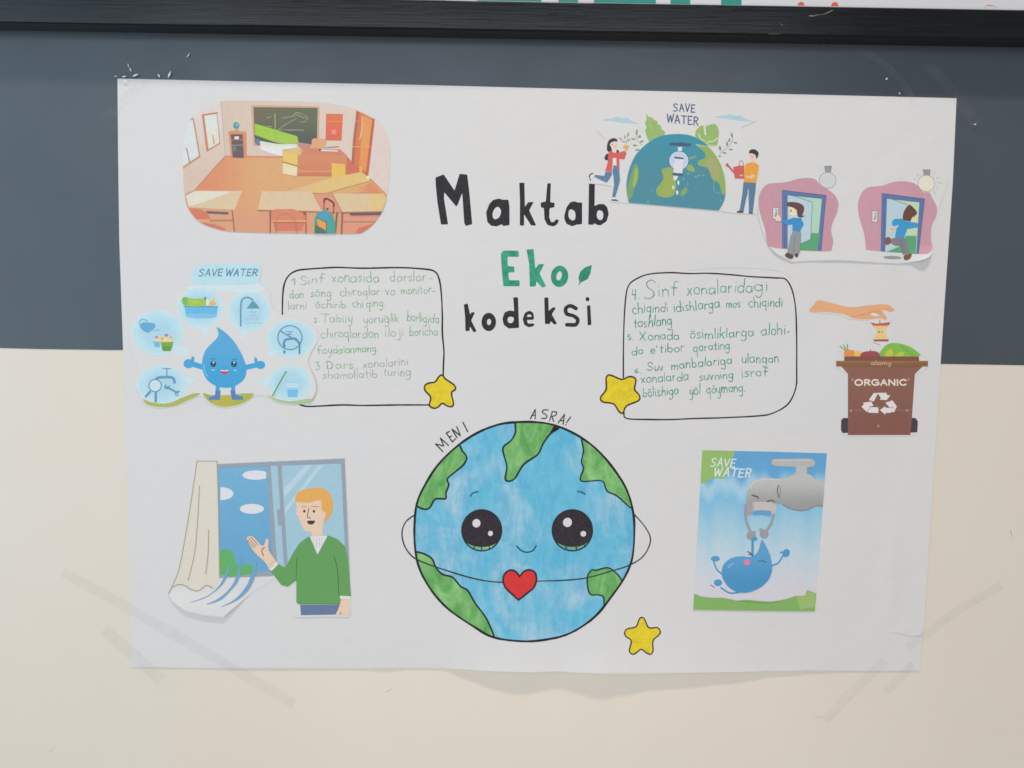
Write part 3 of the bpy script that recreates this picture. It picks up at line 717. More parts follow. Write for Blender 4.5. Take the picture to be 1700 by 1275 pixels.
co = [(65, 600), (60, 480), (72, 380), (90, 280), (135, 205), (230, 135), (350, 84), (520, 78), (750, 80), (1000, 86), (1200, 103), (1380, 145), (1530, 215), (1605, 310), (1642, 430), (1642, 600), (1628, 760), (1592, 900), (1530, 1005), (1450, 1072), (1370, 1094), (1000, 1091), (700, 1087), (430, 1077), (300, 1050), (190, 1003), (105, 905), (78, 800), (68, 700)]
A, R_, T = cutout('classroom_picture', 'rounded cutout picture of an orange sunlit classroom with green chalkboard', co, ZC, .0003)
A.setclip(T)
A.begin('printed_room', R_)
def X(v): return 290+v/4.595
def Y(v): return 150+v/4.595
A.fill([(0, 0), (1700, 0), (1700, 1150), (0, 1150)], grad([(X(300), (200, 180, 165)), (X(900), (204, 186, 172)), (X(1500), (205, 190, 180))], 0), g=20)
A.fill([(0, 60), (350, 60), (385, 505), (160, 755), (0, 900)], lambda x, y: [lerp(a, b, smooth((y-Y(100))/(Y(700)-Y(100)))) for a, b in zip((206, 196, 192), (201, 180, 163))], g=12)
A.fill([(1520, 200), (1700, 200), (1700, 900), (1610, 795), (1465, 640)], (207, 191, 184))
A.fill([(385, 503), (1310, 505), (1465, 640), (1615, 790), (1700, 1150), (0, 1150), (60, 800), (160, 755)], lambda x, y: [lerp(lerp(a, b, smooth((x-X(200))/110.)), c, smooth((y-Y(820))/40.)) for a, b, c in zip((206, 134, 100), (205, 158, 112), (204, 148, 118))], g=10)
A.stroke([(150, 765), (385, 503)], 8, (185, 118, 98)); A.stroke([(385, 503), (825, 508)], 9, (203, 120, 98)); A.stroke([(1310, 505), (1610, 790)], 6, (190, 120, 95))
A.stroke([(352, 84), (386, 500)], 5, (190, 165, 150))
A.end()
A.begin('printed_window', R_)
A.fill([(220, 195), (320, 178), (343, 405), (255, 455)], lambda x, y: (206, 209, 204) if y < Y(330) else (210, 203, 188), g=8)
A.stroke([(212, 190), (322, 172)], 13, (186, 125, 102), sm=0); A.stroke([(216, 190), (250, 458)], 17, (190, 122, 100), sm=0); A.stroke([(322, 172), (345, 402)], 5, (165, 130, 100)); A.stroke([(250, 460), (345, 404)], 9, (170, 128, 95))
A.stroke([(292, 342), (301, 410)], 6, (150, 130, 95)); A.end()
A.begin('printed_window', R_)
A.fill([(60, 300), (100, 225), (140, 220), (188, 505), (60, 590)], (202, 207, 208))
A.stroke([(90, 240), (125, 220), (142, 226), (165, 350), (190, 500)], 10, (178, 135, 108)); A.stroke([(190, 503), (60, 590)], 13, (180, 140, 100)); A.stroke([(90, 440), (114, 550)], 8, (150, 128, 100)); A.stroke([(114, 558), (65, 590)], 12, (205, 150, 100)); A.end()
A.begin('printed_bookcase', R_)
A.fill([(410, 318), (430, 308), (545, 315), (550, 515), (530, 522), (430, 512)], (200, 135, 98))
A.fill([(428, 335), (518, 335), (528, 516), (443, 512)], (98, 88, 92))
A.stroke([(432, 376), (522, 376)], 8, (165, 118, 108)); A.stroke([(436, 418), (525, 418)], 9, (128, 132, 122)); A.stroke([(440, 462), (528, 462)], 6, (120, 100, 98))
A.fill([(440, 424), (470, 424), (470, 460), (440, 460)], (92, 125, 116)); A.fill([(456, 352), (490, 350), (490, 372), (456, 372)], (218, 205, 208))
A.stroke([(412, 322), (545, 322)], 9, (205, 140, 95))
A.dot(470, 268, 25, 27, (72, 150, 150)); A.dot(475, 262, 12, 14, (110, 175, 178)); A.dot(473, 303, 18, 7, (190, 160, 100)); A.end()
A.begin('printed_chalkboard', R_)
A.fill([(583, 112), (1105, 122), (1102, 418), (600, 424)], (190, 158, 132))
A.fill([(601, 128), (1090, 134), (1085, 412), (612, 404)], lambda x, y: [lerp(lerp(a, b, (x-X(600))/110.), c, smooth((y-Y(200))/45.)) for a, b, c in zip((108, 102, 82), (100, 106, 86), (82, 90, 86))], g=10)
A.fill([(610, 255), (700, 278), (830, 320), (935, 350), (947, 408), (770, 408), (700, 375), (613, 345)], lambda x, y: (150, 188, 62) if y < Y(330) else (156, 186, 80), g=10)
A.stroke([(765, 178), (768, 400)], 7, (146, 170, 112)); A.stroke([(612, 346), (700, 378), (780, 405), (860, 415)], 12, (84, 102, 58))
for q in ([(790, 300), (850, 258), (925, 215)], [(785, 302), (985, 303)], [(820, 212), (915, 195)], [(925, 168), (965, 178), (1010, 205), (1005, 225)], [(925, 185), (990, 210)], [(700, 210), (720, 205), (735, 200)], [(708, 272), (745, 278)], [(960, 242), (1000, 238)], [(905, 190), (925, 172)]):
    A.stroke(q, 5, (146, 158, 130), jit=.4)
A.fill([(615, 368), (645, 372), (655, 415), (630, 420), (615, 400)], (100, 118, 150)); A.end()
A.begin('printed_light_patch', R_)
A.fill([(650, 385), (780, 408), (940, 410), (925, 440), (822, 450), (822, 502), (720, 478), (655, 450)], lambda x, y: (206, 206, 186) if y < Y(425) else (214, 213, 220), g=8); A.end()
A.begin('printed_notice', R_)
A.fill([(1155, 178), (1284, 181), (1273, 384), (1150, 382)], (198, 112, 90)); A.fill([(1162, 186), (1277, 189), (1267, 376), (1158, 374)], grad([(Y(190), (210, 112, 78)), (Y(370), (208, 102, 84))]), g=8)
A.fill([(1197, 300), (1232, 300), (1232, 335), (1195, 335)], (220, 140, 124)); A.stroke([(1162, 236), (1275, 238)], 7, (214, 136, 98)); A.end()
A.begin('printed_door', R_)
A.fill([(1385, 152), (1522, 220), (1468, 645), (1350, 560)], (200, 116, 80))
A.fill([(1440, 195), (1508, 226), (1462, 620), (1405, 590)], lambda x, y: (213, 148, 88) if y < Y(420) else (214, 140, 84), g=8)
A.stroke([(1398, 170), (1372, 360), (1358, 560)], 20, (168, 102, 82)); A.stroke([(1516, 226), (1468, 640)], 20, (182, 98, 82))
A.stroke([(1430, 200), (1428, 290), (1412, 375)], 7, (216, 190, 172)); A.stroke([(1360, 430), (1490, 430)], 7, (220, 160, 112)); A.stroke([(1380, 235), (1515, 240)], 6, (214, 140, 98)); A.end()
A.begin('printed_teacher_desk', R_)
A.fill([(1045, 380), (1062, 366), (1148, 370), (1160, 388), (1142, 442), (1045, 442)], (208, 155, 118))
A.fill([(930, 395), (1045, 412), (1025, 462), (950, 436)], (184, 132, 116))
A.fill([(825, 450), (1000, 440), (1262, 450), (1312, 497), (940, 492)], lambda x, y: (206, 178, 118) if x < X(960) else (194, 126, 104), g=8)
A.fill([(940, 490), (1312, 495), (1312, 645), (940, 652)], grad([(Y(490), (199, 134, 100)), (Y(640), (195, 122, 92))]), g=10)
A.fill([(825, 455), (940, 490), (937, 578), (825, 542)], (212, 184, 104)); A.fill([(825, 552), (935, 582), (932, 655), (825, 636)], (216, 203, 168))
A.stroke([(825, 546), (936, 578)], 9, (168, 116, 72)); A.stroke([(940, 616), (1200, 618)], 9, (214, 142, 104)); A.stroke([(940, 643), (1200, 646)], 12, (184, 116, 92))
A.fill([(1312, 500), (1352, 560), (1465, 642), (1312, 640)], (194, 108, 88))
A.stroke([(1105, 457), (1240, 462)], 10, (212, 208, 196)); A.stroke([(1140, 440), (1250, 428)], 6, (156, 126, 130)); A.stroke([(1130, 448), (1230, 445)], 5, (214, 214, 204)); A.dot(1108, 456, 8, 7, (80, 60, 65))
A.fill([(1198, 552), (1240, 560), (1300, 562), (1302, 655), (1290, 695), (1198, 690)], (214, 178, 94)); A.end()
A.begin('printed_sunbeam', R_)
A.fill([(840, 772), (1000, 725), (1180, 672), (1420, 622), (1470, 655), (1492, 690), (1300, 740), (1150, 785)], lambda x, y: [lerp(a, b, smooth((x-X(880))/70.)) for a, b in zip((207, 170, 128), (210, 180, 118))], g=8)
A.fill([(1330, 780), (1500, 705), (1580, 785)], lambda x, y: [lerp(a, b, smooth((x-X(1340))/30.)) for a, b in zip((209, 172, 116), (206, 134, 98))]); A.dot(1478, 665, 16, 14, (205, 210, 192)); A.dot(1420, 605, 12, 28, (222, 165, 85)); A.end()
A.begin('printed_school_desk', R_)
A.fill([(110, 895), (455, 912), (455, 1080), (200, 1080)], (206, 150, 120)); A.fill([(85, 797), (150, 765), (515, 768), (458, 914), (108, 892)], (206, 184, 152)); A.fill([(85, 800), (150, 768), (435, 772), (230, 850), (105, 885)], (210, 205, 190))
A.stroke([(110, 897), (460, 916)], 8, (200, 148, 104)); A.stroke([(250, 930), (402, 938)], 20, (110, 92, 104)); A.stroke([(265, 993), (442, 993)], 13, (158, 128, 92))
A.fill([(108, 900), (190, 905), (250, 935), (275, 985), (160, 990)], (198, 118, 94)); A.fill([(150, 985), (270, 985), (270, 1000), (170, 1003)], (218, 160, 110)); A.fill([(200, 1008), (300, 1020), (385, 1052), (385, 1080), (240, 1080)], (196, 116, 96)); A.stroke([(438, 918), (456, 1080)], 9, (150, 98, 84)); A.stroke([(85, 798), (150, 766)], 6, (180, 145, 120)); A.end()
A.begin('printed_school_desk', R_)
A.fill([(730, 915), (1005, 925), (1005, 1090), (730, 1088)], (208, 148, 120)); A.fill([(665, 768), (1045, 770), (1128, 925), (635, 910)], lambda x, y: (206, 183, 150), g=24)
A.stroke([(635, 914), (1125, 926)], 8, (172, 116, 92)); A.stroke([(728, 920), (728, 1088)], 10, (150, 92, 82)); A.stroke([(998, 930), (1001, 1088)], 10, (160, 100, 88)); A.dot(985, 938, 14, 9, (120, 75, 70))
A.fill([(738, 930), (765, 906), (900, 905), (985, 938), (985, 1000), (740, 1000)], (204, 128, 100)); A.fill([(748, 1005), (990, 1005), (975, 1072), (770, 1072)], (200, 118, 96)); A.stroke([(750, 998), (1005, 998)], 12, (218, 158, 98)); A.stroke([(770, 1088), (776, 985), (840, 940), (908, 980), (930, 1088)], 8, (176, 124, 104)); A.end()
A.begin('printed_school_desk', R_)
A.fill([(1065, 792), (1200, 785), (1275, 930), (1130, 925)], (206, 142, 116)); A.fill([(1275, 930), (1610, 925), (1520, 1095), (1275, 1095)], (208, 144, 120)); A.fill([(1200, 786), (1590, 786), (1620, 830), (1594, 922), (1275, 932)], lambda x, y: (206, 182, 146) if x < X(1500) else (210, 182, 126), g=8)
A.stroke([(1200, 786), (1277, 930)], 7, (180, 118, 90)); A.stroke([(1275, 932), (1595, 926)], 9, (160, 108, 96)); A.stroke([(1345, 944), (1590, 940)], 18, (108, 80, 96)); A.stroke([(1290, 1003), (1545, 1003)], 8, (152, 118, 90)); A.stroke([(1278, 935), (1272, 1090)], 11, (142, 90, 84)); A.fill([(1378, 1095), (1400, 1052), (1530, 1010), (1500, 1080)], (196, 114, 92)); A.end()
A.begin('printed_suitcase', R_)
A.stroke([(1140, 910), (1140, 832), (1165, 828), (1212, 862), (1208, 940)], 9, (132, 88, 78)); A.stroke([(1140, 850), (1145, 830), (1168, 830), (1212, 860), (1212, 885)], 13, (100, 62, 60))
A.stroke([(1237, 935), (1232, 1000), (1222, 1088)], 13, (98, 108, 82))
A.fill([(1065, 1090), (1068, 970), (1090, 936), (1150, 912), (1200, 945), (1226, 1020), (1226, 1092)], (74, 152, 142), sm=0); A.fill([(1068, 1090), (1072, 1020), (1130, 1050), (1165, 1090)], (76, 112, 96)); A.fill([(1098, 935), (1160, 925), (1198, 1000), (1160, 1000), (1100, 965)], (76, 148, 178)); A.fill([(1088, 972), (1155, 1008), (1155, 1066), (1090, 1034)], (224, 148, 78)); A.stroke([(1088, 972), (1157, 1008), (1157, 1066)], 5, (60, 92, 88), sm=0); A.dot(1165, 905, 10, 9, (60, 90, 85)); A.end()

# ================================================================ CUTOUT: WATER DROP WITH BUBBLES
ZD = (210, 430, 4.903)
do = [(560, 45), (640, 28), (1050, 30), (1098, 100), (1085, 195), (1165, 270), (1185, 380), (1270, 455), (1400, 480), (1530, 560), (1560, 650), (1500, 770), (1478, 850), (1525, 960), (1545, 1050), (1520, 1130), (1470, 1168), (1380, 1186), (1240, 1172), (1130, 1118), (1040, 1115), (950, 1180), (820, 1210), (690, 1185), (600, 1112), (480, 1170), (300, 1212), (170, 1192), (100, 1100), (72, 1010), (95, 900), (50, 790), (25, 680), (25, 560), (90, 440), (230, 400), (385, 400), (400, 290), (515, 215), (518, 120)]
def curl_d(x, y): return .0016*smooth((x-505)/22.)*smooth((y-560)/60.)
A, R_, T = cutout('water_saving_cutout', 'cloud-shaped cutout of a smiling blue water drop among six tip bubbles', do, ZD, .0004, curl_d)
HALO = (196, 210, 219)
def bub(parts, tail=None, c0=(163, 200, 216), c1=(180, 210, 222)):
    A.begin('printed_bubble', R_)
    cx, cy, rx, ry = parts
    if tail: A.fill(crv(tail, True, 3), (190, 212, 223))
    A.fill(ell(cx, cy, rx*1.05, ry*1.05, 0, 34), HALO)
    X0, Y0 = A.T([(cx, cy)])[0]; s_ = A.z[2]
    def f(x, y):
        r = math.hypot((x-X0)*s_/rx, (y-Y0)*s_/ry); return [lerp(a, b, smooth((r-.45)/.55)) for a, b in zip(c0, c1)]
    A.fill(ell(cx, cy, rx*.99, ry*.99, 0, 34), f, g=7)
A.begin('printed_bubble', R_); A.fill(crv([(520, 215), (1075, 205), (1100, 262), (980, 275), (720, 255), (540, 262)], True, 4), (196, 213, 224)); A.fill(crv([(560, 62), (640, 44), (1050, 46), (1086, 105), (1062, 195), (960, 212), (680, 210), (560, 205), (528, 130)], True, 4), (176, 208, 221), g=12)
A.word('SAVE', 585, 775, 138, 136, 32, 8.5, (82, 132, 160), slant=.18, cap=56, jit=.15); A.word('WATER', 805, 1060, 136, 136, 32, 8.5, (82, 132, 160), slant=.18, cap=56, jit=.15); A.end()
bub((600, 395, 180, 160), [(600, 530), (650, 632), (680, 530)])
A.fill([(472, 388), (742, 388), (735, 470), (690, 482), (540, 482), (485, 468)], (100, 172, 212)); A.fill([(480, 445), (738, 445), (735, 470), (690, 482), (540, 482), (485, 468)], (120, 182, 215)); A.stroke([(470, 386), (742, 389)], 9, (84, 142, 178))
A.fill(crv([(450, 335), (475, 308), (540, 322), (600, 322), (645, 330), (640, 380), (480, 382)], True, 3), (150, 184, 82)); A.dot(475, 342, 24, 34, (112, 176, 92), rot=-.3); A.dot(560, 350, 40, 18, (165, 190, 70)); A.dot(700, 362, 28, 20, (216, 168, 92)); A.dot(710, 326, 9, 18, (214, 188, 84)); A.dot(640, 320, 9, 14, (110, 135, 110)); A.dot(660, 352, 12, 26, (218, 216, 208)); A.end()
bub((1000, 425, 166, 160), [(935, 560), (935, 655), (1010, 565)])
SH = (88, 146, 166)
A.stroke([(930, 545), (930, 400), (940, 335), (980, 312), (1020, 328), (1032, 352)], 13, SH); A.fill([(1015, 350), (1045, 350), (1086, 402), (978, 404)], SH)
for yy, xs in ((430, (1018, 1035, 1052)), (461, (1008, 1028, 1048, 1066)), (491, (988, 1012, 1036, 1060, 1080)), (521, (978, 1002, 1026, 1050, 1074, 1098))):
    for xx in xs: A.stroke([(xx, yy-6), (xx-2, yy+6)], 5, (120, 165, 185))
A.end()
bub((255, 600, 205, 176), [(420, 690), (515, 780), (370, 770)])
A.fill(crv([(130, 515), (205, 520), (236, 540), (180, 602), (112, 562)], True, 2), (98, 158, 196)); A.stroke([(112, 545), (106, 508), (135, 490), (168, 505)], 8, (98, 158, 196)); A.stroke([(205, 578), (276, 580)], 5, (110, 160, 185)); A.stroke([(205, 575), (230, 555)], 8, (98, 158, 196))
A.fill([(220, 672), (275, 675), (268, 720), (232, 716)], (116, 172, 206)); A.fill([(278, 672), (384, 674), (362, 750), (295, 750)], (116, 158, 62)); A.fill([(285, 712), (370, 712), (360, 750), (296, 750)], (96, 146, 52)); A.fill(crv([(225, 665), (240, 640), (300, 630), (370, 640), (382, 672), (300, 676)], True, 3), (212, 196, 152))
for a in ((245, 636, 13, 10, (168, 120, 160)), (325, 620, 15, 12, (162, 118, 168)), (290, 648, 10, 9, (214, 130, 120)), (362, 638, 10, 9, (206, 150, 140)), (318, 656, 9, 7, (222, 220, 200))): A.dot(*a)
A.end()
bub((1340, 650, 190, 150), [(1200, 720), (1135, 780), (1270, 785)])
SL = (80, 136, 162)
A.stroke(ell(1330, 640, 98, 98, 0, 30), 9, SL, closed=True, sm=0); A.stroke([(1252, 585), (1412, 682)], 10, SL); A.stroke([(1278, 700), (1290, 662), (1330, 650), (1376, 650), (1402, 682)], 17, (88, 134, 176)); A.stroke([(1300, 590), (1355, 592)], 5, SL); A.stroke([(1328, 590), (1328, 616)], 5, SL); A.stroke([(1310, 612), (1348, 612)], 4, SL); A.dot(1285, 756, 10, 14, SL); A.dot(1285, 706, 10, 16, SL); A.stroke([(1408, 695), (1408, 768)], 15, SL); A.end()
A.begin('printed_ground', R_); A.fill(crv([(135, 1140), (200, 1166), (330, 1166), (450, 1130), (540, 1096), (600, 1098), (480, 1160), (380, 1198), (260, 1204), (170, 1186)], True, 3), (163, 170, 84)); A.end()
A.begin('printed_ground', R_); A.fill(crv([(620, 1092), (700, 1108), (850, 1106), (950, 1094), (1040, 1100), (960, 1168), (850, 1200), (760, 1200), (680, 1168)], True, 3), lambda x, y: (150, 165, 84) if x < 350 else ((176, 168, 70) if x < 385 else (160, 170, 74)), g=8); A.end()
bub((290, 1020, 200, 150), [(460, 950), (575, 975), (475, 1025)])
FT = (96, 146, 182)
A.stroke([(228, 990), (262, 966), (330, 962), (376, 968), (392, 1004)], 22, FT); A.stroke([(328, 900), (328, 950)], 10, FT); A.stroke([(296, 892), (360, 892)], 8, FT)
A.fill(ell(233, 1030, 50, 50, 0, 26), (192, 210, 220)); A.stroke(ell(233, 1030, 50, 50, 0, 26), 8, SL, closed=True, sm=0); A.stroke([(192, 1080), (157, 1120)], 18, (92, 146, 172)); A.stroke([(238, 1086), (238, 1158)], 20, (92, 146, 172)); A.stroke([(325, 1040), (418, 1092)], 15, (92, 142, 168)); A.stroke([(318, 1022), (312, 1048), (338, 1056), (350, 1032)], 9, (92, 142, 168)); A.stroke([(432, 1078), (405, 1080), (400, 1106), (422, 1112)], 9, (92, 142, 168)); A.end()
bub((1330, 1010, 170, 142), [(1180, 960), (1062, 1002), (1170, 1040)])
A.stroke([(1205, 1120), (1300, 930)], 10, (165, 205, 175)); A.stroke([(1300, 915), (1245, 1010), (1190, 1112)], 11, (96, 142, 130)); A.fill([(1298, 1005), (1406, 1005), (1390, 1126), (1312, 1126)], (156, 198, 216)); A.fill([(1308, 1062), (1398, 1062), (1388, 1122), (1314, 1122)], (112, 178, 216)); A.stroke([(1302, 1018), (1402, 1018)], 8, (206, 216, 222)); A.stroke([(1306, 1036), (1400, 1036)], 8, (206, 216, 222)); A.end()
A.begin('printed_ground', R_); A.fill(crv([(1140, 1104), (1230, 1142), (1340, 1158), (1480, 1138), (1512, 1148), (1470, 1168), (1380, 1180), (1240, 1164)], True, 3), (158, 184, 138)); A.end()
A.begin('printed_water_drop', R_)
DB = (66, 154, 202)
A.stroke([(640, 885), (545, 858)], 44, DB); A.dot(506, 852, 42, 38, DB); A.dot(540, 818, 13, 28, DB); A.stroke([(960, 885), (1060, 862)], 42, DB); A.dot(1090, 862, 40, 34, DB); A.dot(1053, 825, 13, 26, DB, rot=-.2)
A.stroke([(745, 1010), (740, 1085)], 34, DB); A.stroke([(866, 1010), (870, 1085)], 34, DB)
A.fill([(725, 1070), (766, 1070), (760, 1146), (670, 1146), (672, 1124), (720, 1108)], (82, 122, 172)); A.fill([(845, 1070), (882, 1070), (892, 1106), (946, 1120), (950, 1146), (858, 1146)], (82, 122, 172))
body = crv([(735, 555), (800, 595), (870, 665), (930, 760), (968, 850), (976, 920), (955, 980), (900, 1025), (840, 1046), (780, 1046), (710, 1025), (650, 975), (618, 900), (618, 820), (645, 740), (700, 680), (738, 640), (748, 600)], True, 5)
A.fill(body, lambda x, y: [lerp(a, b, smooth((y-570)/60.)) for a, b in zip((84, 158, 202), (62, 152, 202))], g=8)
A.stroke([(628, 860), (636, 915), (660, 955)], 8, (120, 188, 218))
for ex in (706, 874):
    A.dot(ex, 854, 24, 26, (44, 66, 80)); A.dot(ex+2, 842, 7, 9, (205, 215, 218)); A.dot(ex-4, 866, 6, 5, (70, 130, 130))
A.stroke([(680, 818), (702, 810), (722, 814)], 5, (45, 100, 140)); A.stroke([(856, 822), (878, 814), (900, 820)], 5, (45, 100, 140))
A.dot(706, 904, 14, 6, (140, 196, 216)); A.dot(884, 906, 14, 6, (140, 196, 216))
A.fill(crv([(762, 903), (796, 912), (832, 903), (820, 930), (796, 938), (772, 926)], True, 3), (186, 60, 92)); A.stroke([(768, 905), (796, 911), (826, 906)], 8, (222, 220, 222)); A.end()

# ================================================================ CUTOUT: MAN AT A WINDOW
ZM = (260, 740, 4.25)
mo = [(283, 103), (427, 105), (431, 126), (800, 114), (1040, 100), (1327, 88), (1352, 560), (1374, 1080), (1362, 1208), (1200, 1205), (960, 1211), (1000, 1200), (984, 962), (910, 998), (820, 935), (770, 985), (690, 1022), (590, 1105), (470, 1210), (330, 1195), (200, 1162), (120, 1105), (78, 1045), (150, 880), (215, 600), (250, 350)]
def curl_m(x, y): return .0045*.6*smooth((y-975)/45.)*smooth((430-x)/40.) + .0005*smooth((y-1000)/25.)*smooth((x-480)/20.)
A, R_, T = cutout('window_picture', 'cutout of a fair-haired man in green jumper at an open curtained window', mo, ZM, .0003, curl_m, sm=0)
GY = (140, 151, 163)
A.begin('printed_window', R_)
A.fill([(430, 150), (782, 138), (822, 890), (444, 912)], grad([(775, (110, 165, 198)), (900, (98, 156, 194))]), g=20)
A.fill([(800, 138), (1305, 118), (1356, 800), (1362, 1070), (985, 1070), (985, 900), (848, 850)], (152, 186, 202))
A.fill([(895, 305), (1050, 140), (1100, 138), (898, 368)], (174, 198, 210)); A.fill([(902, 445), (1140, 138), (1178, 134), (906, 480)], (174, 198, 210))
for q in ([(420, 130), (1326, 90), (1328, 124), (425, 156)], [(778, 140), (803, 139), (850, 852), (820, 885)], [(853, 140), (880, 139), (926, 850), (900, 862)], [(1300, 110), (1327, 100), (1370, 1070), (1346, 1070)], [(444, 905), (822, 885), (822, 920), (440, 934)], [(848, 452), (880, 446), (896, 560), (860, 562)]): A.fill(q, GY)
A.end()
A.begin('printed_tree', R_); A.fill(crv([(455, 742), (500, 735), (540, 758), (558, 820), (588, 858), (625, 836), (670, 842), (694, 898), (455, 912)], True, 4), (92, 164, 96)); A.end()
for e in ([p for p in ell(700, 207, 95, 33, 0, 36) if p[0] < 779], [p for p in ell(450, 338, 92, 46, 0, 36) if p[0] > 443], ell(672, 445, 85, 35, 0, 30)):
    cx = sum(p[0] for p in e)/len(e); cy = sum(p[1] for p in e)/len(e); e = sorted(e, key=lambda p: math.atan2(p[1]-cy, p[0]-cx))
    A.begin('printed_cloud', R_); A.fill(e, (208, 208, 214)); A.end()
A.begin('printed_curtain', R_)
A.fill([(285, 108), (425, 110), (443, 935), (425, 985), (395, 1008), (350, 986), (320, 1010), (285, 1026), (240, 1012), (200, 985), (160, 978), (110, 1002), (82, 1045), (155, 880), (212, 600), (250, 350)], (207, 200, 188))
CL = (158, 148, 124)
A.stroke([(285, 110), (250, 350), (210, 600), (155, 880), (84, 1045)], 7, CL); A.stroke([(110, 1000), (150, 980), (195, 985), (240, 1012), (285, 1025), (320, 1008), (352, 985), (395, 1005)], 7, CL); A.stroke([(285, 109), (426, 110)], 5, CL); A.stroke([(426, 112), (436, 400), (444, 930)], 6, CL); A.stroke([(303, 285), (290, 520), (268, 760), (222, 950)], 7, CL); A.stroke([(367, 595), (364, 750), (348, 905)], 8, CL); A.end()
BLU = (108, 152, 188)
for q in ([(235, 1106), (360, 1058), (450, 975), (518, 830), (495, 930), (440, 1005), (340, 1075)], [(350, 1120), (450, 1068), (545, 965), (600, 790), (582, 940), (525, 1020), (450, 1090)], [(450, 1138), (555, 1080), (645, 970), (697, 805), (700, 900), (655, 1010), (570, 1090)]):
    A.begin('printed_wind_streak', R_); A.fill(crv(q, True, 4), BLU); A.end()
A.begin('printed_man', R_)
SK = (228, 190, 168)
A.fill(crv([(988, 380), (1090, 350), (1180, 380), (1196, 470), (1176, 540), (1168, 640), (1130, 655), (1095, 635), (1090, 608), (1045, 600), (1018, 550), (1002, 500), (984, 478), (990, 430)], True, 3), SK)
A.fill(crv([(978, 365), (1000, 325), (1080, 300), (1170, 300), (1225, 340), (1245, 420), (1226, 500), (1184, 536), (1196, 478), (1165, 452), (1156, 384), (1080, 402), (1010, 398), (986, 396)], True, 3), (214, 160, 84))
A.dot(1042, 462, 9, 10, (60, 60, 70)); A.dot(1110, 463, 9, 10, (60, 60, 70)); A.stroke([(1022, 430), (1055, 430)], 6, (186, 142, 104)); A.stroke([(1090, 428), (1146, 430)], 6, (186, 142, 104)); A.stroke([(1074, 440), (1062, 502), (1086, 512)], 5, (60, 55, 60), sm=0)
A.fill(crv([(1062, 531), (1090, 528), (1118, 531), (1108, 550), (1090, 556), (1070, 550)], True, 3), (56, 50, 56))
A.fill([(1078, 640), (1205, 635), (1138, 775)], (214, 208, 212))
for xx in (1108, 1128, 1148, 1165): A.stroke([(xx, 650), (xx+2, 720)], 3, (170, 165, 170))
SW = (92, 148, 84)
A.fill([(1060, 648), (1080, 640), (1135, 768), (1208, 632), (1280, 662), (1330, 712), (1350, 800), (1372, 1062), (1300, 1062), (1300, 1120), (1005, 1118), (986, 1105), (986, 950), (925, 995), (880, 982), (800, 882), (850, 828), (905, 862), (975, 735), (1010, 685)], SW)
A.stroke([(990, 790), (984, 952)], 5, (62, 108, 66)); A.stroke([(1250, 780), (1275, 870), (1286, 1058)], 5, (52, 86, 62)); A.stroke([(1000, 1116), (1300, 1117)], 5, (62, 112, 64))
A.fill([(790, 868), (838, 815), (858, 836), (812, 884)], (218, 212, 212)); A.fill([(1292, 1058), (1370, 1062), (1362, 1086), (1296, 1082)], (214, 208, 210))
A.fill([(1012, 1122), (1298, 1122), (1262, 1192), (1018, 1196)], (94, 112, 146)); A.fill([(1303, 1085), (1360, 1086), (1356, 1192), (1265, 1192), (1290, 1130)], SK); A.dot(1298, 1182, 5, 7, (120, 85, 80))
A.fill(crv([(636, 652), (665, 636), (692, 652), (742, 705), (762, 692), (774, 655), (790, 668), (790, 735), (838, 815), (800, 866), (760, 815), (700, 762), (652, 692)], True, 3), SK)
for a, b in (((638, 666), (690, 720)), ((646, 652), (703, 710)), ((662, 643), (716, 700))): A.stroke([a, b], 4, (100, 72, 72))
A.stroke([(762, 716), (742, 740), (755, 776)], 6, (110, 72, 68)); A.stroke([(830, 812), (800, 842)], 4, (196, 140, 120)); A.end()

# ================================================================ CUTOUT: GLOBE SAVE WATER
ZG = (960, 150, 5.3125)
go = [(165, 355), (185, 245), (340, 215), (560, 262), (590, 195), (690, 215), (800, 95), (1060, 100), (1110, 270), (1190, 195), (1350, 185), (1575, 265), (1430, 330), (1440, 420), (1500, 500), (1600, 515), (1618, 640), (1590, 800), (1575, 1092), (1400, 1088), (1240, 1064), (800, 1018), (445, 994), (370, 990), (275, 980), (300, 850), (240, 832), (88, 822), (78, 740), (130, 715), (220, 690), (225, 540), (240, 430)]
A, R_, T = cutout('globe_picture', 'save-water cutout of a half globe with tap between two small figures', go, ZG, .00035, None, sm=0)
LT = (164, 192, 202)
A.begin('printed_cloud', R_); A.fill([(200, 266), (255, 246), (300, 250), (345, 228), (380, 246), (430, 240), (470, 268), (545, 300), (400, 288), (300, 272)], LT); A.end()
A.begin('printed_cloud', R_); A.fill([(1188, 238), (1250, 226), (1300, 222), (1340, 206), (1380, 224), (1430, 222), (1470, 248), (1555, 280), (1400, 266), (1300, 250)], LT); A.end()
A.begin('printed_lettering', R_)
A.word('SAVE', 838, 1028, 182, 194, 36, 9.5, (76, 88, 118), cap=66, jit=.12); A.word('WATER', 782, 1056, 282, 310, 36, 10, (76, 88, 118), cap=70, jit=.12); A.end()
LF = (142, 172, 104)
A.begin('printed_leaf', R_); A.fill([(600, 205), (622, 232), (655, 240), (668, 262), (695, 268), (702, 300), (728, 310), (735, 345), (765, 358), (762, 395), (700, 430), (640, 470), (612, 430), (598, 390), (590, 352), (602, 322), (588, 290), (602, 262)], LF); A.stroke([(612, 225), (645, 330), (680, 420)], 4, (164, 190, 130)); A.end()
A.begin('printed_leaf', R_)
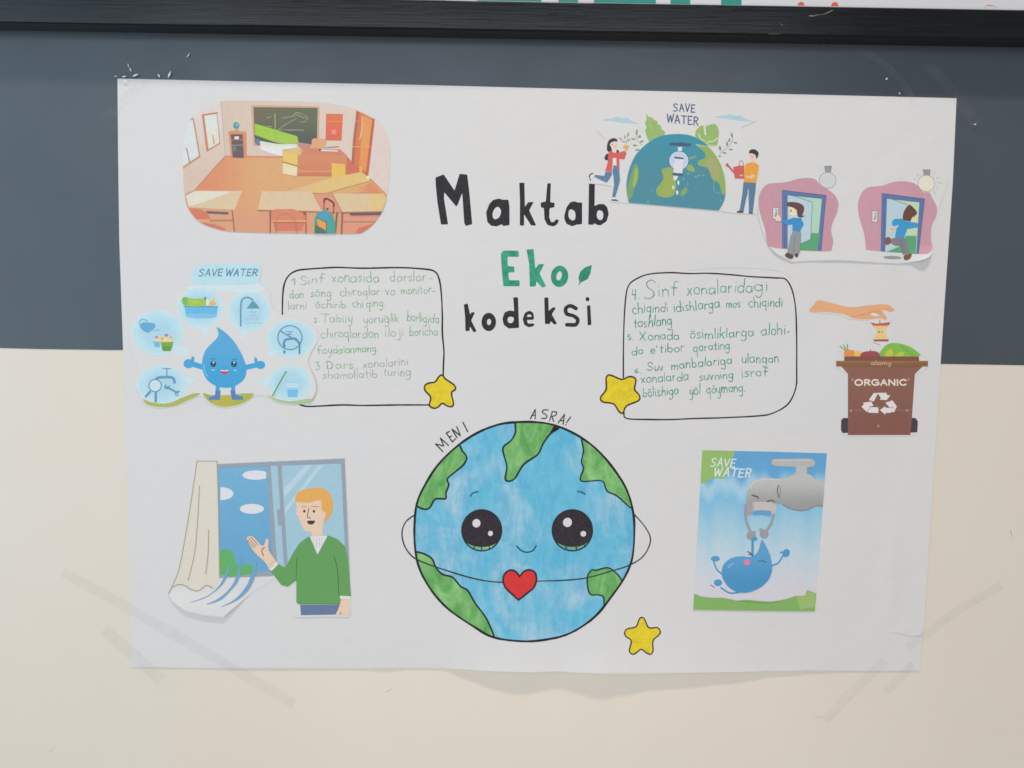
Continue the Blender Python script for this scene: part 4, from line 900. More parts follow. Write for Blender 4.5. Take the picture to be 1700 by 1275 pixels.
A.fill(crv([(1032, 405), (1042, 350), (1085, 308), (1120, 318), (1160, 302), (1212, 300), (1240, 355), (1236, 420), (1222, 486), (1170, 492), (1115, 470), (1060, 440)], True, 3), LF); A.stroke([(1112, 318), (1122, 388)], 16, (200, 206, 208)); A.stroke([(1062, 385), (1080, 425), (1112, 445)], 9, (198, 206, 176)); A.stroke([(1145, 452), (1190, 448), (1230, 420)], 9, (204, 212, 190)); A.stroke([(1125, 455), (1170, 488), (1210, 486)], 6, (198, 206, 176)); A.end()
A.begin('printed_sprig', R_); TW = (128, 150, 118)
for a in ((516, 370, 10, 26, 0), (540, 408, 16, 12, -.6), (560, 452, 17, 10, -.4), (486, 430, 20, 8, .1), (500, 486, 20, 9, .1), (522, 526, 20, 9, -.2), (440, 390, 7, 20, .3), (372, 428, 6, 18, -.9), (400, 452, 22, 6, .2), (412, 412, 6, 16, .2), (445, 440, 18, 6, -.4)): A.dot(a[0], a[1], a[2], a[3], TW, rot=a[4])
A.stroke([(415, 490), (430, 440), (445, 380)], 4, TW); A.stroke([(560, 480), (520, 440), (515, 380)], 4, TW); A.end()
A.begin('printed_sprig', R_); TW = (122, 136, 116)
for a in ((1250, 510, 10, 22, -.2), (1290, 552, 20, 7, .2), (1312, 472, 9, 22, 0), (1346, 522, 20, 7, .1), (1332, 440, 8, 18, .2), (1355, 396, 9, 22, -.2), (1386, 462, 19, 7, .1), (1248, 582, 16, 6, .1)): A.dot(a[0], a[1], a[2], a[3], TW, rot=a[4])
A.stroke([(1245, 575), (1262, 545), (1310, 510), (1345, 470), (1362, 430), (1350, 385)], 4, TW); A.end()
A.begin('printed_globe', R_)
gl = crv([(445, 990), (425, 880), (430, 780), (455, 680), (500, 580), (570, 500), (650, 440), (750, 397), (870, 385), (980, 395), (1080, 440), (1170, 520), (1240, 620), (1285, 740), (1300, 860), (1288, 970), (1240, 1060)], False, 4)
A.fill(gl, lambda x, y: [lerp(a, b, smooth((y-225)/70.)) for a, b in zip((60, 138, 158), (74, 132, 148))], g=10)
A.setclip(A.T(gl))
LD = (138, 164, 92); L2 = (116, 152, 104)
A.fill(crv([(430, 880), (465, 740), (505, 645), (532, 700), (525, 790), (492, 870), (480, 930), (440, 965)], True, 3), L2); A.fill(crv([(505, 690), (525, 700), (518, 800), (490, 860), (480, 820)], True, 3), (146, 172, 92))
A.fill(crv([(735, 700), (790, 680), (835, 690), (850, 760), (864, 860), (840, 925), (780, 946), (710, 930), (684, 882), (722, 825), (752, 770)], True, 3), LD); A.fill(crv([(745, 730), (800, 710), (840, 860), (790, 925), (715, 915), (760, 830)], True, 3), (148, 164, 84))
A.fill(crv([(1028, 472), (1110, 486), (1180, 505), (1270, 600), (1310, 800), (1290, 915), (1265, 905), (1240, 820), (1180, 785), (1145, 690), (1062, 662), (1058, 625), (1112, 598), (1122, 562), (1080, 515)], True, 3), LD); A.fill(crv([(1130, 620), (1200, 600), (1240, 700), (1240, 790), (1180, 760)], True, 3), (156, 160, 108))
A.fill(crv([(960, 672), (990, 650), (1030, 702), (1015, 720), (962, 702)], True, 2), LD); A.fill(crv([(905, 895), (950, 850), (962, 870), (948, 912), (912, 932)], True, 2), (122, 158, 100))
for a in ((970, 732, 14, 8), (1036, 764, 12, 8), (1062, 752, 12, 7), (1102, 752, 16, 6), (930, 780, 10, 8), (965, 826, 7, 12), (655, 882, 8, 7), (1255, 970, 7, 10), (615, 985, 8, 12), (1040, 850, 6, 5)): A.dot(*a, (112, 162, 138))
A.stroke([(975, 600), (1035, 580)], 9, (140, 174, 110)); A.stroke([(985, 608), (1050, 592)], 5, (140, 174, 110)); A.stroke([(1195, 800), (1198, 900), (1262, 912)], 4, (124, 172, 160), sm=0); A.stroke([(1040, 480), (1120, 495)], 7, (150, 196, 170))
A.setclip(None); A.end()
A.begin('printed_tap', R_)
A.fill([(805, 460), (880, 462), (900, 454), (930, 464), (992, 470), (992, 496), (805, 486)], (70, 84, 124)); A.fill([(878, 500), (916, 500), (914, 536), (880, 536)], (204, 210, 220)); A.stroke([(878, 538), (918, 538)], 6, (80, 90, 120)); A.fill(ell(887, 620, 80, 78, 0, 30), (182, 196, 214)); A.stroke(ell(887, 620, 80, 78, 0, 30), 5, (208, 216, 228), closed=True, sm=0)
A.fill([(852, 600), (926, 605), (918, 732), (838, 728)], (206, 206, 222)); A.fill([(848, 584), (930, 594), (930, 608), (848, 600)], (84, 88, 112)); A.fill([(832, 726), (922, 734), (920, 752), (832, 746)], (76, 90, 112)); A.fill([(840, 752), (882, 756), (862, 796), (838, 790)], (198, 214, 208))
for a in ((883, 814, 9, 20), (838, 856, 9, 18), (873, 902, 10, 20)): A.dot(*a, (200, 222, 208))
A.end()
ZW = (970, 180, 7.083); A.zoom(*ZW)
A.begin('printed_woman', R_)
A.fill(crv([(245, 605), (238, 575), (262, 535), (285, 540), (282, 605)], True, 3), (58, 56, 66))
A.fill(crv([(272, 500), (268, 430), (290, 375), (335, 350), (380, 360), (388, 390), (330, 395), (318, 470), (350, 490), (400, 490), (405, 520), (330, 520)], True, 3), (56, 54, 62))
A.fill(crv([(300, 425), (325, 395), (380, 390), (388, 440), (370, 465), (362, 490), (330, 490), (318, 455)], True, 3), (226, 192, 180)); A.dot(332, 428, 4, 9, (90, 50, 60)); A.stroke([(352, 448), (372, 440)], 5, (200, 90, 80)); A.dot(386, 430, 8, 8, (226, 170, 130))
A.fill([(320, 492), (352, 485), (382, 498), (375, 520), (330, 520)], (228, 200, 196))
RD = (200, 92, 86)
A.fill([(285, 515), (322, 495), (345, 520), (410, 520), (470, 498), (498, 525), (470, 600), (412, 590), (415, 735), (385, 720), (378, 585), (335, 585), (330, 680), (320, 755), (244, 740), (272, 650)], RD); A.fill([(335, 583), (378, 583), (378, 670), (338, 668)], (224, 204, 212)); A.stroke([(252, 738), (320, 745)], 10, (218, 118, 80))
A.fill([(455, 440), (528, 438), (505, 495), (490, 500), (465, 475)], (222, 158, 66)); A.dot(480, 482, 14, 12, (232, 190, 120))
JN = (86, 122, 152)
A.fill([(345, 670), (382, 675), (412, 740), (420, 850), (390, 960), (362, 1045), (328, 1040), (350, 900), (345, 800), (330, 745)], JN); A.fill([(248, 750), (325, 752), (320, 790), (268, 868), (235, 860), (118, 802), (122, 780), (235, 795)], JN)
A.stroke([(325, 1055), (360, 1058)], 16, (214, 214, 218)); A.fill([(318, 1068), (372, 1068), (415, 1092), (320, 1085)], (80, 76, 84)); A.stroke([(72, 840), (62, 800), (75, 775), (100, 765)], 16, (88, 88, 98)); A.stroke([(75, 820), (110, 790)], 22, (214, 214, 218)); A.end()
ZH = (1090, 180, 6.71); A.zoom(*ZH)
A.begin('printed_boy', R_)
A.fill(crv([(1034, 505), (1032, 545), (1048, 575), (1075, 575), (1100, 560), (1110, 520), (1080, 495)], True, 3), (224, 190, 178))
A.fill(crv([(1030, 485), (1050, 458), (1100, 458), (1135, 490), (1132, 530), (1112, 562), (1102, 520), (1060, 500), (1036, 502)], True, 3), (54, 54, 60)); A.dot(1052, 528, 4, 5, (70, 60, 70)); A.dot(1078, 530, 4, 5, (70, 60, 70)); A.stroke([(1052, 552), (1075, 552)], 4, (200, 90, 90))
A.fill([(1060, 575), (1092, 570), (1092, 605), (1050, 605)], (222, 186, 172))
A.fill([(985, 625), (1030, 603), (1100, 600), (1142, 640), (1138, 700), (1112, 825), (1100, 832), (970, 820), (978, 720)], (216, 152, 66)); A.fill(crv([(990, 745), (1030, 755), (1070, 735), (1095, 750), (1060, 780), (1000, 770)], True, 3), (226, 184, 140)); A.stroke([(1140, 640), (1128, 720), (1095, 760)], 10, (222, 172, 110))
A.fill([(968, 822), (1108, 828), (1105, 900), (1092, 1000), (1072, 1160), (1028, 1158), (1026, 1000), (1022, 920), (1000, 1000), (970, 1145), (925, 1135), (955, 960)], (86, 118, 146)); A.fill([(1018, 900), (1026, 900), (1026, 1000), (1008, 1040)], (190, 198, 206)); A.fill([(892, 1150), (930, 1135), (970, 1148), (965, 1164), (895, 1162)], (68, 66, 80)); A.fill([(1028, 1156), (1072, 1158), (1072, 1174), (1026, 1170)], (60, 66, 86)); A.end()
A.begin('printed_watering_can', R_)
A.fill([(850, 655), (920, 635), (978, 640), (975, 785), (870, 780), (860, 700)], (194, 92, 92)); A.stroke([(862, 712), (795, 635)], 20, (190, 92, 98)); A.fill([(765, 630), (792, 605), (812, 645), (795, 655)], (186, 88, 100)); A.stroke([(915, 640), (930, 590), (955, 585), (970, 640)], 7, (178, 90, 98)); A.dot(945, 745, 20, 9, (224, 170, 160)); A.end()

# ================================================================ CUTOUT: LIGHT SWITCH PICTURE
ZS = (1240, 260, 5)
so = [(90, 350), (135, 240), (300, 200), (470, 165), (590, 110), (630, 70), (725, 70), (765, 160), (860, 205), (1080, 225), (1280, 190), (1430, 100), (1540, 95), (1645, 150), (1645, 290), (1600, 400), (1565, 560), (1535, 680), (1538, 790), (1480, 850), (1300, 885), (1150, 884), (960, 872), (800, 862), (560, 864), (400, 872), (350, 862), (190, 755), (100, 520)]
def curl_s(x, y): return .005*smooth((x-1505)/40.)*smooth((y-405)/30.) + .001*smooth((1330-x)/50.)*smooth((y-405)/25.)+ .0005*smooth((y-415)/20.)*(.5+.5*math.sin(x/24.))
A, R_, T = cutout('light_switch_picture', 'cutout of two pink door scenes with boys, one dark bulb and one glowing', so, ZS, .00065, curl_s, sm=3)
PK = (186, 142, 154)
A.zoom(1250, 270, 7.5)
def sw(x0, y0, x1, y1):
    A.begin('printed_switch', R_); A.fill([(x0-5, y0-5), (x1+5, y0-3), (x1+5, y1+5), (x0-5, y1+5)], (88, 74, 86)); A.fill([(x0, y0), (x1, y0+3), (x1-2, y1), (x0, y1)], (206, 204, 206))
    cx = (x0+x1)/2
    A.stroke([(cx-12, y0+22), (cx+10, y0+24), (cx+14, y0+60), (cx+8, y1-45), (cx-8, y1-30), (cx-14, y1-50)], 7, (105, 98, 104)); A.stroke([(cx, y0+50), (cx, y1-40)], 8, (130, 124, 130)); A.end()
A.begin('printed_pink_wall', R_); A.fill(crv([(180, 1010), (150, 830), (90, 640), (68, 500), (80, 400), (130, 310), (200, 262), (420, 242), (560, 202), (690, 190), (780, 212), (850, 290), (950, 345), (1030, 420), (1065, 510), (1050, 620), (990, 760), (975, 860), (1000, 970), (985, 1060), (945, 1105), (600, 1095), (250, 1058)], True, 3), PK); A.end()
def door(fr, inn, leaf, green, wallc, lines_):
    A.begin('printed_doorway', R_); A.fill(fr, (92, 112, 158)); A.fill(inn, wallc); A.fill(green, (88, 156, 112)); A.fill(leaf, (174, 196, 206))
    for q in lines_: A.stroke(q, 5, (72, 88, 128), sm=0)
    A.end()
door([(360, 340), (915, 405), (850, 1100), (362, 1066)], [(432, 405), (858, 445), (800, 1100), (432, 1070)], [(435, 408), (505, 415), (738, 492), (718, 955), (590, 1012), (435, 1068)], [(590, 870), (838, 880), (802, 1098), (590, 1092)], (166, 200, 176), [[(398, 402), (398, 1065)], [(362, 342), (912, 407)], [(912, 407), (848, 1100)], [(435, 404), (858, 446)], [(505, 415), (740, 492), (718, 955), (590, 1014)]])
sw(250, 560, 318, 700)
A.begin('printed_boy', R_)
A.fill([(440, 515), (520, 540), (545, 650), (480, 684), (462, 668), (455, 620), (448, 560)], (226, 208, 178)); A.fill(crv([(428, 498), (480, 490), (560, 498), (630, 538), (636, 600), (615, 655), (642, 660), (610, 682), (560, 672), (545, 600), (500, 560), (430, 540)], True, 3), (98, 68, 70)); A.dot(474, 598, 8, 15, (70, 60, 55)); A.dot(538, 605, 9, 22, (228, 200, 168)); A.stroke([(470, 660), (490, 658)], 5, (150, 80, 70))
A.fill([(280, 700), (300, 665), (318, 650), (350, 695), (340, 735), (290, 732)], (228, 200, 176)); A.stroke([(280, 728), (335, 736)], 5, (130, 80, 70))
A.fill([(350, 725), (375, 710), (440, 712), (500, 685), (600, 690), (635, 770), (600, 830), (590, 865), (500, 850), (490, 770), (430, 778), (350, 745)], (62, 134, 188)); A.stroke([(500, 780), (490, 850)], 4, (40, 90, 140))
A.fill([(495, 852), (600, 868), (592, 1000), (585, 1125), (525, 1130), (515, 1160), (430, 1130), (455, 985), (475, 900)], (140, 144, 146)); A.stroke([(520, 920), (500, 1140)], 5, (95, 98, 104)); A.stroke([(598, 880), (586, 1120)], 4, (95, 98, 104)); A.stroke([(470, 920), (432, 1120)], 4, (95, 98, 104))
A.fill(crv([(400, 1145), (432, 1122), (500, 1155), (498, 1190), (465, 1198), (412, 1172)], True, 3), (92, 72, 66)); A.fill(crv([(520, 1140), (560, 1128), (568, 1150), (552, 1178), (530, 1172)], True, 3), (92, 72, 66)); A.end()
def bulb(cx, cy, r, colr, cap_, ray):
    A.begin('printed_bulb', R_); A.fill(ell(cx, cy, r, r*.97, 0, 30), colr); A.stroke(ell(cx, cy, r, r*.97, 0, 30), 5, (112, 112, 116) if not ray else (140, 130, 96), closed=True, sm=0); A.fill(cap_, (150, 151, 154)); A.stroke([cap_[0], cap_[1]], 7, (90, 90, 94)); 
    x0 = cap_[0][0]; x1 = cap_[1][0]
    for k in range(1, 6): A.stroke([(lerp(x0, x1, k/6), cap_[0][1]+12), (lerp(x0, x1, k/6), cap_[2][1]-6)], 3, (110, 110, 114))
    if not ray:
        for k in range(-2, 3): A.stroke([(cx+k*30-5, cy-50+abs(k)*12), (cx+k*30+5, cy+45-abs(k)*12)], 3, (176, 180, 184))
    for (a, b) in ray: A.stroke([a, b], 5, (150, 148, 140))
    A.end()
bulb(930, 220, 103, (196, 199, 201), [(888, 46), (985, 46), (970, 122), (900, 122)], [])
A.zoom(1415, 270, 7.5)
A.begin('printed_pink_wall', R_); A.fill(crv([(170, 1080), (150, 900), (90, 700), (68, 560), (90, 430), (180, 312), (370, 286), (480, 250), (600, 232), (720, 242), (810, 280), (880, 365), (960, 372), (1000, 450), (1055, 560), (1040, 680), (990, 790), (980, 950), (998, 1060), (960, 1122), (850, 1140), (350, 1105), (190, 1088)], True, 3), (190, 144, 158)); A.end()
door([(365, 380), (903, 450), (825, 1138), (352, 1106)], [(432, 445), (835, 490), (795, 1130), (410, 1108)], [(432, 446), (490, 452), (700, 530), (640, 960), (600, 1040), (425, 1106)], [(600, 910), (800, 912), (790, 1130), (420, 1112), (600, 1040)], (182, 204, 174), [[(400, 440), (388, 1105)], [(365, 382), (900, 452)], [(900, 452), (824, 1136)], [(432, 446), (836, 491)], [(490, 452), (690, 525)]])
sw(248, 602, 314, 738)
A.begin('printed_running_boy', R_)
A.fill(ell(500, 1182, 116, 22, .03, 22), (142, 144, 150))
A.fill([(540, 930), (640, 935), (668, 965), (690, 1060), (705, 1130), (630, 1150), (618, 1050), (590, 1042), (530, 1035), (470, 1000), (480, 950)], (124, 122, 132)); A.stroke([(600, 960), (618, 1050), (632, 1140)], 5, (88, 84, 94)); A.dot(442, 975, 40, 52, (124, 86, 76), rot=.3); A.fill(crv([(640, 1160), (690, 1140), (735, 1128), (735, 1170), (700, 1208), (650, 1210)], True, 3), (112, 84, 70))
A.fill([(740, 660), (795, 670), (808, 720), (790, 745), (735, 745)], (226, 200, 168)); A.dot(770, 680, 6, 10, (90, 70, 60))
A.fill([(525, 700), (620, 698), (700, 735), (805, 748), (822, 775), (812, 808), (700, 822), (655, 900), (645, 940), (532, 932), (545, 840), (588, 770), (520, 792), (492, 775), (498, 728)], (62, 144, 194)); A.stroke([(588, 770), (545, 840)], 4, (40, 90, 140)); A.stroke([(650, 935), (690, 830)], 8, (190, 205, 205))
A.fill(crv([(632, 710), (635, 630), (665, 570), (705, 525), (735, 535), (800, 605), (795, 650), (745, 680), (722, 732), (680, 720)], True, 2), (100, 68, 60)); A.fill(crv([(465, 812), (520, 812), (525, 850), (498, 870), (460, 858)], True, 3), (226, 190, 172)); A.stroke([(475, 832), (515, 830)], 7, (140, 90, 84)); A.end()
bulb(922, 258, 105, (212, 210, 192), [(876, 90), (974, 90), (968, 158), (888, 158)], [((800, 140), (826, 166)), ((755, 200), (797, 204)), ((730, 262), (785, 268)), ((752, 342), (806, 328)), ((800, 408), (828, 370)), ((1030, 110), (1016, 140)), ((1050, 200), (1085, 186)), ((1062, 250), (1128, 252)), ((1035, 318), (1070, 330)), ((1012, 350), (1040, 392))])

# ================================================================ CUTOUT: ORGANIC BIN
ZO = (1320, 480, 4.904)
oo = [(112, 184), (190, 84), (400, 118), (560, 128), (730, 114), (815, 150), (815, 230), (785, 262), (782, 430), (830, 430), (960, 462), (1015, 540), (1092, 580), (1088, 634), (985, 698), (962, 1038), (1003, 1065), (1003, 1165), (940, 1196), (430, 1194), (370, 1172), (368, 1060), (422, 1040), (424, 695), (330, 632), (330, 580), (392, 548), (348, 462), (395, 440), (440, 470), (540, 495), (600, 500), (640, 420), (605, 300), (600, 256), (450, 244), (350, 205)]
A, R_, T = cutout('organic_bin_picture', 'cutout of a hand dropping an apple core into a brown organic waste bin', oo, ZO, .0003, None, sm=0)
A.begin('printed_arm', R_)
A.fill(crv([(118, 182), (155, 125), (192, 90), (300, 114), (450, 146), (560, 136), (720, 122), (788, 145), (806, 176), (778, 186), (722, 172), (712, 182), (746, 232), (735, 250), (690, 238), (610, 246), (480, 240), (400, 206), (250, 186)], True, 3), (214, 160, 120)); A.fill(crv([(612, 206), (645, 194), (684, 216), (650, 220)], True, 3), (208, 208, 212)); A.stroke([(460, 225), (560, 205), (640, 180), (700, 190)], 5, (196, 138, 104)); A.stroke([(720, 150), (770, 168)], 4, (196, 138, 104)); A.end()
A.begin('printed_apple_core', R_)
A.fill([(612, 270), (660, 282), (720, 276), (778, 268), (762, 294), (632, 294)], (168, 82, 74)); A.fill(crv([(628, 292), (690, 296), (760, 290), (734, 340), (748, 408), (645, 408), (664, 342)], True, 3), (222, 188, 134)); A.stroke([(636, 296), (760, 294)], 9, (216, 110, 90)); A.fill([(638, 410), (766, 408), (756, 426), (645, 426)], (156, 84, 70)); A.dot(683, 348, 6, 8, (90, 55, 45)); A.dot(706, 348, 4, 6, (120, 75, 55)); A.stroke([(690, 250), (690, 276)], 5, (90, 60, 50)); A.stroke([(640, 436), (668, 446), (694, 458)], 6, (150, 150, 160)); A.end()
A.begin('printed_vegetables', R_)
for q in ([(365, 465), (412, 502)], [(394, 455), (420, 500)], [(424, 450), (430, 496)]): A.stroke(q, 9, (112, 152, 92))
A.fill(crv([(400, 505), (440, 494), (480, 500), (510, 548), (410, 550)], True, 3), (222, 134, 78)); A.fill(crv([(480, 512), (520, 504), (548, 520), (548, 550), (492, 550)], True, 3), (218, 180, 86)); A.fill(crv([(540, 524), (570, 508), (650, 505), (690, 526), (686, 552), (540, 552)], True, 3), (150, 72, 84)); A.stroke([(614, 494), (616, 510)], 6, (80, 90, 60))
A.fill(crv([(704, 548), (716, 480), (762, 446), (830, 440), (920, 462), (982, 500), (1006, 550)], True, 3), (124, 176, 76)); A.fill(crv([(735, 545), (745, 505), (785, 485), (800, 530), (780, 546)], True, 3), (184, 186, 68)); A.fill(crv([(810, 545), (860, 510), (890, 520), (870, 546)], True, 3), (178, 186, 66)); A.stroke([(860, 460), (910, 500), (960, 540)], 5, (96, 152, 68)); A.end()
A.begin('printed_bin', R_)
A.fill([(375, 1065), (395, 1048), (440, 1050), (440, 1170), (388, 1172), (373, 1150)], (62, 60, 68)); A.fill([(930, 1045), (980, 1050), (1000, 1076), (995, 1165), (930, 1170)], (62, 60, 68))
A.fill([(400, 548), (1005, 548), (1012, 590), (400, 590)], (122, 80, 68)); A.fill([(372, 626), (1042, 626), (975, 692), (952, 1040), (938, 1188), (430, 1188), (430, 690)], grad([(605, (134, 92, 80)), (660, (130, 90, 76)), (700, (126, 84, 74))]), g=16)
A.fill([(335, 584), (1083, 584), (1081, 629), (335, 629)], lambda x, y: (140, 104, 74) if y < 603 else (128, 92, 58), g=4)
A.stroke([(432, 985), (950, 985)], 10, (142, 102, 88))
for (x, y) in ((466, 736), (922, 736), (455, 990), (912, 988), (678, 1115)): A.dot(x, y, 9, 11, (176, 134, 120))
A.end()
A.begin('printed_lettering', R_)
A.word('ORGANIC', 488, 905, 782, 781, 26, 12.5, (216, 204, 192), cap=44, jit=.0, wob=0)
A.word('alamy', 620, 778, 616, 616, 18, 6, (196, 160, 136), jit=.0, wob=0)
A.end()
A.begin('printed_recycling_symbol', R_)
WH = (214, 208, 210)
for q in ([(600, 903), (640, 846), (676, 846), (640, 915)], [(668, 844), (742, 844), (752, 864), (777, 862), (745, 904), (690, 900), (698, 884)], [(552, 925), (620, 915), (638, 950), (612, 955), (585, 1000), (540, 958), (560, 938)], [(590, 998), (615, 960), (678, 962), (678, 1009), (604, 1006)], [(735, 925), (792, 905), (829, 955), (806, 1002), (785, 1000), (802, 962), (770, 965)], [(690, 985), (733, 952), (737, 966), (802, 968), (778, 1008), (737, 1006), (735, 1022)]): A.fill(q, WH)
A.end()

# ================================================================ CUTOUT: TAP PICTURE
ZT = (1130, 730, 4.252)
A, R_, T = cutout('tap_picture', 'rectangular save-water picture of a grey tap squeezing a blue drop', [(153, 74), (600, 84), (1032, 96), (990, 660), (947, 1212), (520, 1208), (89, 1201), (122, 640)], ZT, .0003, None, sm=0)
A.setclip(T)
yy = lambda v: 730+v/4.252
A.begin('printed_sky', R_)
A.fill([(100, 50), (1060, 50), (1000, 1230), (60, 1230)], lambda x, y: grad([(yy(80), (92, 152, 196)), (yy(230), (92, 156, 200)), (yy(310), (160, 194, 214)), (yy(350), (154, 192, 214)), (yy(420), (122, 178, 210)), (yy(600), (150, 190, 210)), (yy(800), (178, 198, 210)), (yy(1000), (196, 198, 206)), (yy(1100), (200, 196, 204))])(x, y+7*math.sin(x/9.)+5*math.sin(x/4.3+1)), g=5); A.end()
A.begin('printed_green_corner', R_); A.fill([(140, 60), (372, 60), (382, 108), (350, 140), (366, 180), (340, 240), (300, 276), (235, 268), (188, 290), (172, 312), (130, 300)], (138, 176, 100)); A.end()
A.begin('printed_lettering', R_); A.word('SAVE', 208, 380, 188, 192, 30, 8.5, (202, 214, 214), slant=.22, cap=58); A.word('WATER', 232, 490, 256, 264, 30, 9, (206, 216, 220), slant=.22, cap=58); A.end()
TG_ = (166, 167, 167)
A.begin('printed_tap', R_)
A.fill(crv([(642, 160), (658, 137), (780, 135), (930, 136), (936, 188), (820, 190), (700, 186), (650, 178)], True, 3), (174, 172, 172)); A.stroke([(660, 146), (920, 146)], 9, (188, 186, 186)); A.fill([(815, 186), (892, 186), (888, 262), (812, 262)], (178, 177, 176))
A.fill(crv([(720, 276), (780, 252), (850, 236), (920, 250), (962, 290), (1040, 292), (1030, 465), (950, 466), (900, 490), (840, 498), (765, 482), (720, 455), (600, 452), (474, 456), (476, 370), (500, 312), (545, 278), (620, 270)], True, 3), lambda x, y: [lerp(a, b, smooth((y-yy(270))/(yy(480)-yy(270)))) for a, b in zip((182, 181, 180), (146, 148, 148))], g=6)
A.stroke([(490, 340), (520, 295), (600, 278), (700, 282)], 12, (192, 190, 190)); A.stroke([(692, 320), (682, 360), (694, 408)], 7, (92, 94, 96)); A.stroke([(706, 325), (698, 400)], 4, (110, 112, 112)); A.stroke([(720, 458), (770, 485), (840, 500), (900, 492), (950, 468), (1010, 466)], 6, (118, 118, 122))
A.fill(crv([(458, 455), (555, 438), (668, 455), (664, 532), (600, 520), (540, 522), (462, 532)], True, 3), lambda x, y: (156, 150, 154) if x < 1250 else (186, 178, 180), g=8)
A.fill(crv([(512, 505), (570, 498), (640, 505), (628, 540), (570, 530), (515, 532)], True, 3), (90, 152, 196))
A.stroke([(502, 390), (530, 398), (550, 414)], 7, (62, 58, 62)); A.stroke([(610, 436), (640, 428), (662, 436)], 7, (62, 58, 62)); A.stroke([(520, 402), (545, 400)], 5, (70, 66, 70))
HG = (146, 146, 152)
A.stroke([(458, 465), (460, 560), (490, 645)], 17, HG); A.stroke([(656, 530), (640, 590), (608, 640)], 17, HG); A.dot(498, 676, 33, 32, HG); A.dot(590, 666, 32, 32, HG); A.dot(520, 652, 12, 8, HG); A.dot(565, 634, 14, 8, HG); A.end()
A.begin('printed_water_drop', R_)
DD = (72, 142, 190)
A.stroke([(508, 830), (508, 708)], 17, DD); A.dot(520, 700, 22, 14, DD); A.stroke([(640, 892), (690, 868), (722, 818)], 12, DD); A.dot(745, 800, 26, 30, DD, rot=.4); A.dot(710, 796, 10, 8, DD); A.stroke([(300, 955), (255, 915), (234, 858)], 12, DD); A.dot(245, 840, 32, 20, DD); A.stroke([(410, 1078), (345, 1082), (285, 1045)], 13, DD); A.dot(264, 1010, 30, 25, DD)
A.fill(crv([(575, 708), (612, 770), (638, 840), (645, 925), (612, 1000), (550, 1052), (470, 1080), (395, 1074), (330, 1030), (292, 960), (300, 890), (350, 840), (420, 824), (500, 828), (545, 790), (562, 740)], True, 4), lambda x, y: [lerp(a, b, smooth((y-920)/50.)) for a, b in zip((84, 150, 194), (64, 136, 184))], g=7)
A.dot(468, 865, 23, 21, (212, 120, 158)); A.stroke([(472, 790), (490, 798), (506, 818)], 6, (52, 62, 84)); A.stroke([(480, 812), (504, 806)], 5, (52, 62, 84)); A.stroke([(550, 860), (575, 854), (600, 864)], 6, (52, 72, 104)); A.stroke([(335, 905), (350, 885), (375, 872)], 12, (112, 168, 204)); A.stroke([(212, 1026), (238, 1042)], 6, (130, 84, 104)); A.end()
A.begin('printed_grass', R_)
A.fill([(80, 1088), (110, 1092), (150, 1110), (230, 1118), (300, 1116), (400, 1138), (460, 1130), (540, 1138), (640, 1146), (740, 1128), (815, 1104), (880, 1106), (892, 1062), (960, 1088), (960, 1230), (70, 1230)], (122, 166, 92)); A.fill([(812, 1104), (888, 1104), (895, 1066), (950, 1086), (945, 1180), (845, 1196), (830, 1150)], (146, 178, 106)); A.stroke([(400, 1140), (560, 1150), (700, 1146)], 8, (104, 148, 78)); A.end()
A.setclip(None)

# ================================================================ ADHESIVE TAPE
def tape(pts, wd, label, base=.0016, mat='clear_tape', wrinkle=.0004, onwall=False):
    fld = (lambda x, y: .0004) if onwall else (lambda x, y: (D(x, y)+.0003) if (x > 190 and x < 1590 and y > 130 and y < 1112) else .0006)
    A = Art(.00025 if onwall else .0004, lambda x, y: wrinkle*(1+math.sin(x*.9)*math.sin(y*.7)), fld)
    cx = sum(p[0] for p in pts)/len(pts); cy = sum(p[1] for p in pts)/len(pts)
    A.begin('clear_tape', None)
    q = crv(pts, False, 6) if len(pts) > 2 else [(lerp(pts[0][0], pts[1][0], k/10), lerp(pts[0][1], pts[1][1], k/10)) for k in range(11)]
    A.stroke(q, wd, (170, 168, 165), mat, sm=0, jit=.03, cap=False)
    o = A.end(label); o['category'] = 'tape'; o['group'] = 'clear tape strips round the poster'; return o
tape([(104, 950), (230, 1020), (488, 1168)], 17, 'long clear tape strip slanting across the lower left corner of the poster')
tape([(172, 1045), (222, 1088), (268, 1130)], 20, 'short clear tape strip holding the bottom left corner of the poster')
tape([(1664, 972), (1600, 1008), (1542, 1050), (1505, 1075)], 15, 'clear tape strip rising from the torn lower right edge of the poster')
tape([(1370, 1196), (1412, 1152), (1470, 1098)], 16, 'clear tape strip slanting below the bottom edge near the right corner')
tape([(1470, 1150), (1492, 1128), (1515, 1102)], 14, 'shortest clear tape tab just under the bottom right corner')
tape([(172, 204), (222, 150), (258, 118), (338, 84)], 16, 'crinkled clear tape strip across the upper left corner', mat='faint_tape', wrinkle=.0009)
tape([(208, 100), (222, 128), (236, 150)], 15, 'small shiny clear tape tab standing up at the upper left corner', mat='faint_tape', wrinkle=.0012)
tape([(1422, 78), (1470, 108), (1500, 140), (1520, 176)], 12, 'curved clear tape strip on the grey paint above the upper right corner', mat='faint_tape', wrinkle=.0008)
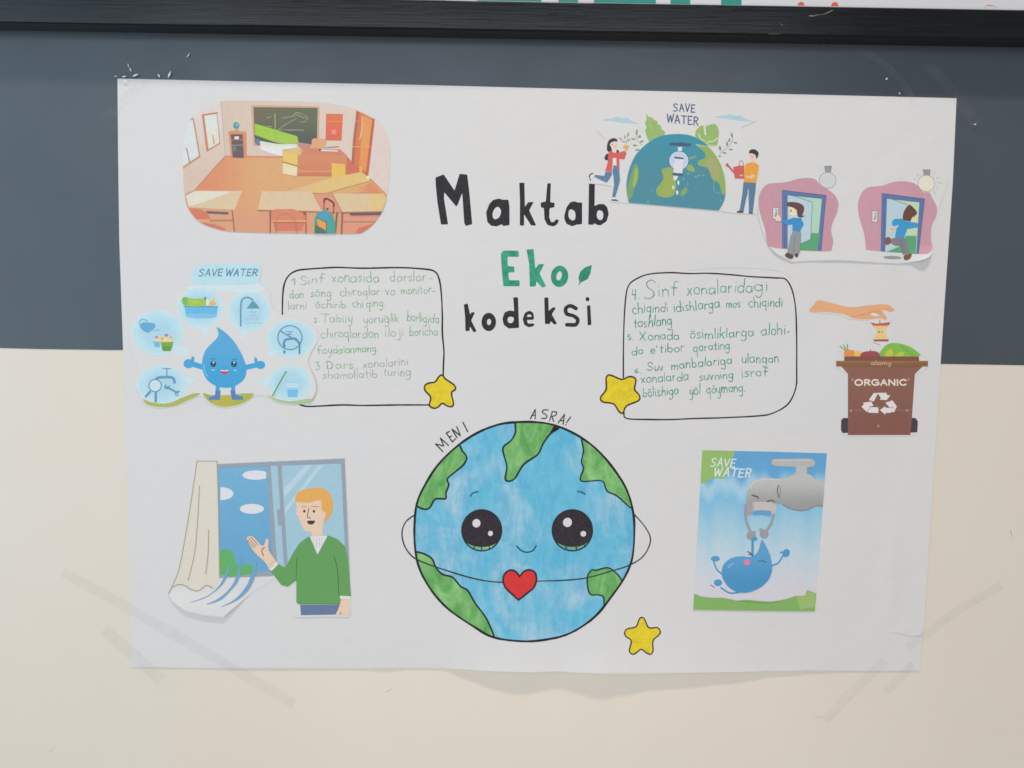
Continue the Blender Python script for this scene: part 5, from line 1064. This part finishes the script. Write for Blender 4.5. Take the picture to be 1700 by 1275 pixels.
tape([(1538, 106), (1572, 140), (1602, 180), (1622, 206)], 18, 'wide clear tape strip beside the upper right corner of the poster', mat='faint_tape')
# tape puckers at the top corners, their glints put into a near-white colour
m, nt, b = newmat('tape_glint'); b.inputs['Base Color'].default_value = (.95, .96, .97, 1); b.inputs['Roughness'].default_value = .35
def pucker(x, y, dx, dy, w_):
    n = 6; v = []; f = []
    for i in range(n+1):
        t = i/n; ww = w_*math.sin(math.pi*min(max(t, .06), .94))
        L_ = math.hypot(dx, dy); ww *= 1.2; nx, ny = -dy/L_, dx/L_
        px, py = x+dx*t, y+dy*t
        v += [tuple(P(px-nx*ww, py-ny*ww, .0023)), tuple(P(px, py, .0023+.0004*math.sin(math.pi*t)+.0002)), tuple(P(px+nx*ww, py+ny*ww, .0023))]
    for i in range(n):
        a = 3*i; f += [(a, a+1, a+4, a+3), (a+1, a+2, a+5, a+4)]
    return v, f
par = {}
for o in list(bpy.data.objects):
    if o.name.startswith('clear_tape'): par[o['label']] = o
def puck(key, items):
    o = [o for l, o in par.items() if key in l][0]
    for it in items:
        v, f = pucker(*it); link_mesh('pucker', v, f, o, None, ['tape_glint'], None, 0, True)
puck('crinkled clear', [(202, 127.5, 8, -1.0, .9), (203, 133, 11, 2.6, 1.0), (220, 126.6, 10, -3.8, 1.2), (262, 123, 3.4, 5, 1.2), (279, 129, 4.5, -11, 1.3), (310, 95.5, 5, -7.5, .7), (189, 126, 6, 1, .5)])
puck('small shiny', [(212, 105, 2, 7, .7), (215, 112, 3.4, 7, .8)])
puck('curved clear', [(1470, 132, 4, -2.5, 1.3), (1493, 153, 1, 4, .7)])
puck('wide clear', [(1617, 207, 4, -1.5, .8)])

wm = Art(0.00003, None, lambda x, y: 0.0)
for q, ww in (([(1678, 880), (1680, 892)], .9), ([(1352, 1190), (1366, 1191)], .5), ([(82, 1248), (94, 1240)], .6), ([(640, 1150), (652, 1143)], .5)):
    wm.begin('scuff', wall); wm.stroke(q, ww, (150, 138, 124), 'coloured_pencil', jit=.4); wm.end()
# drop helper properties
for o in bpy.data.objects:
    if '_w' in o: del o['_w']
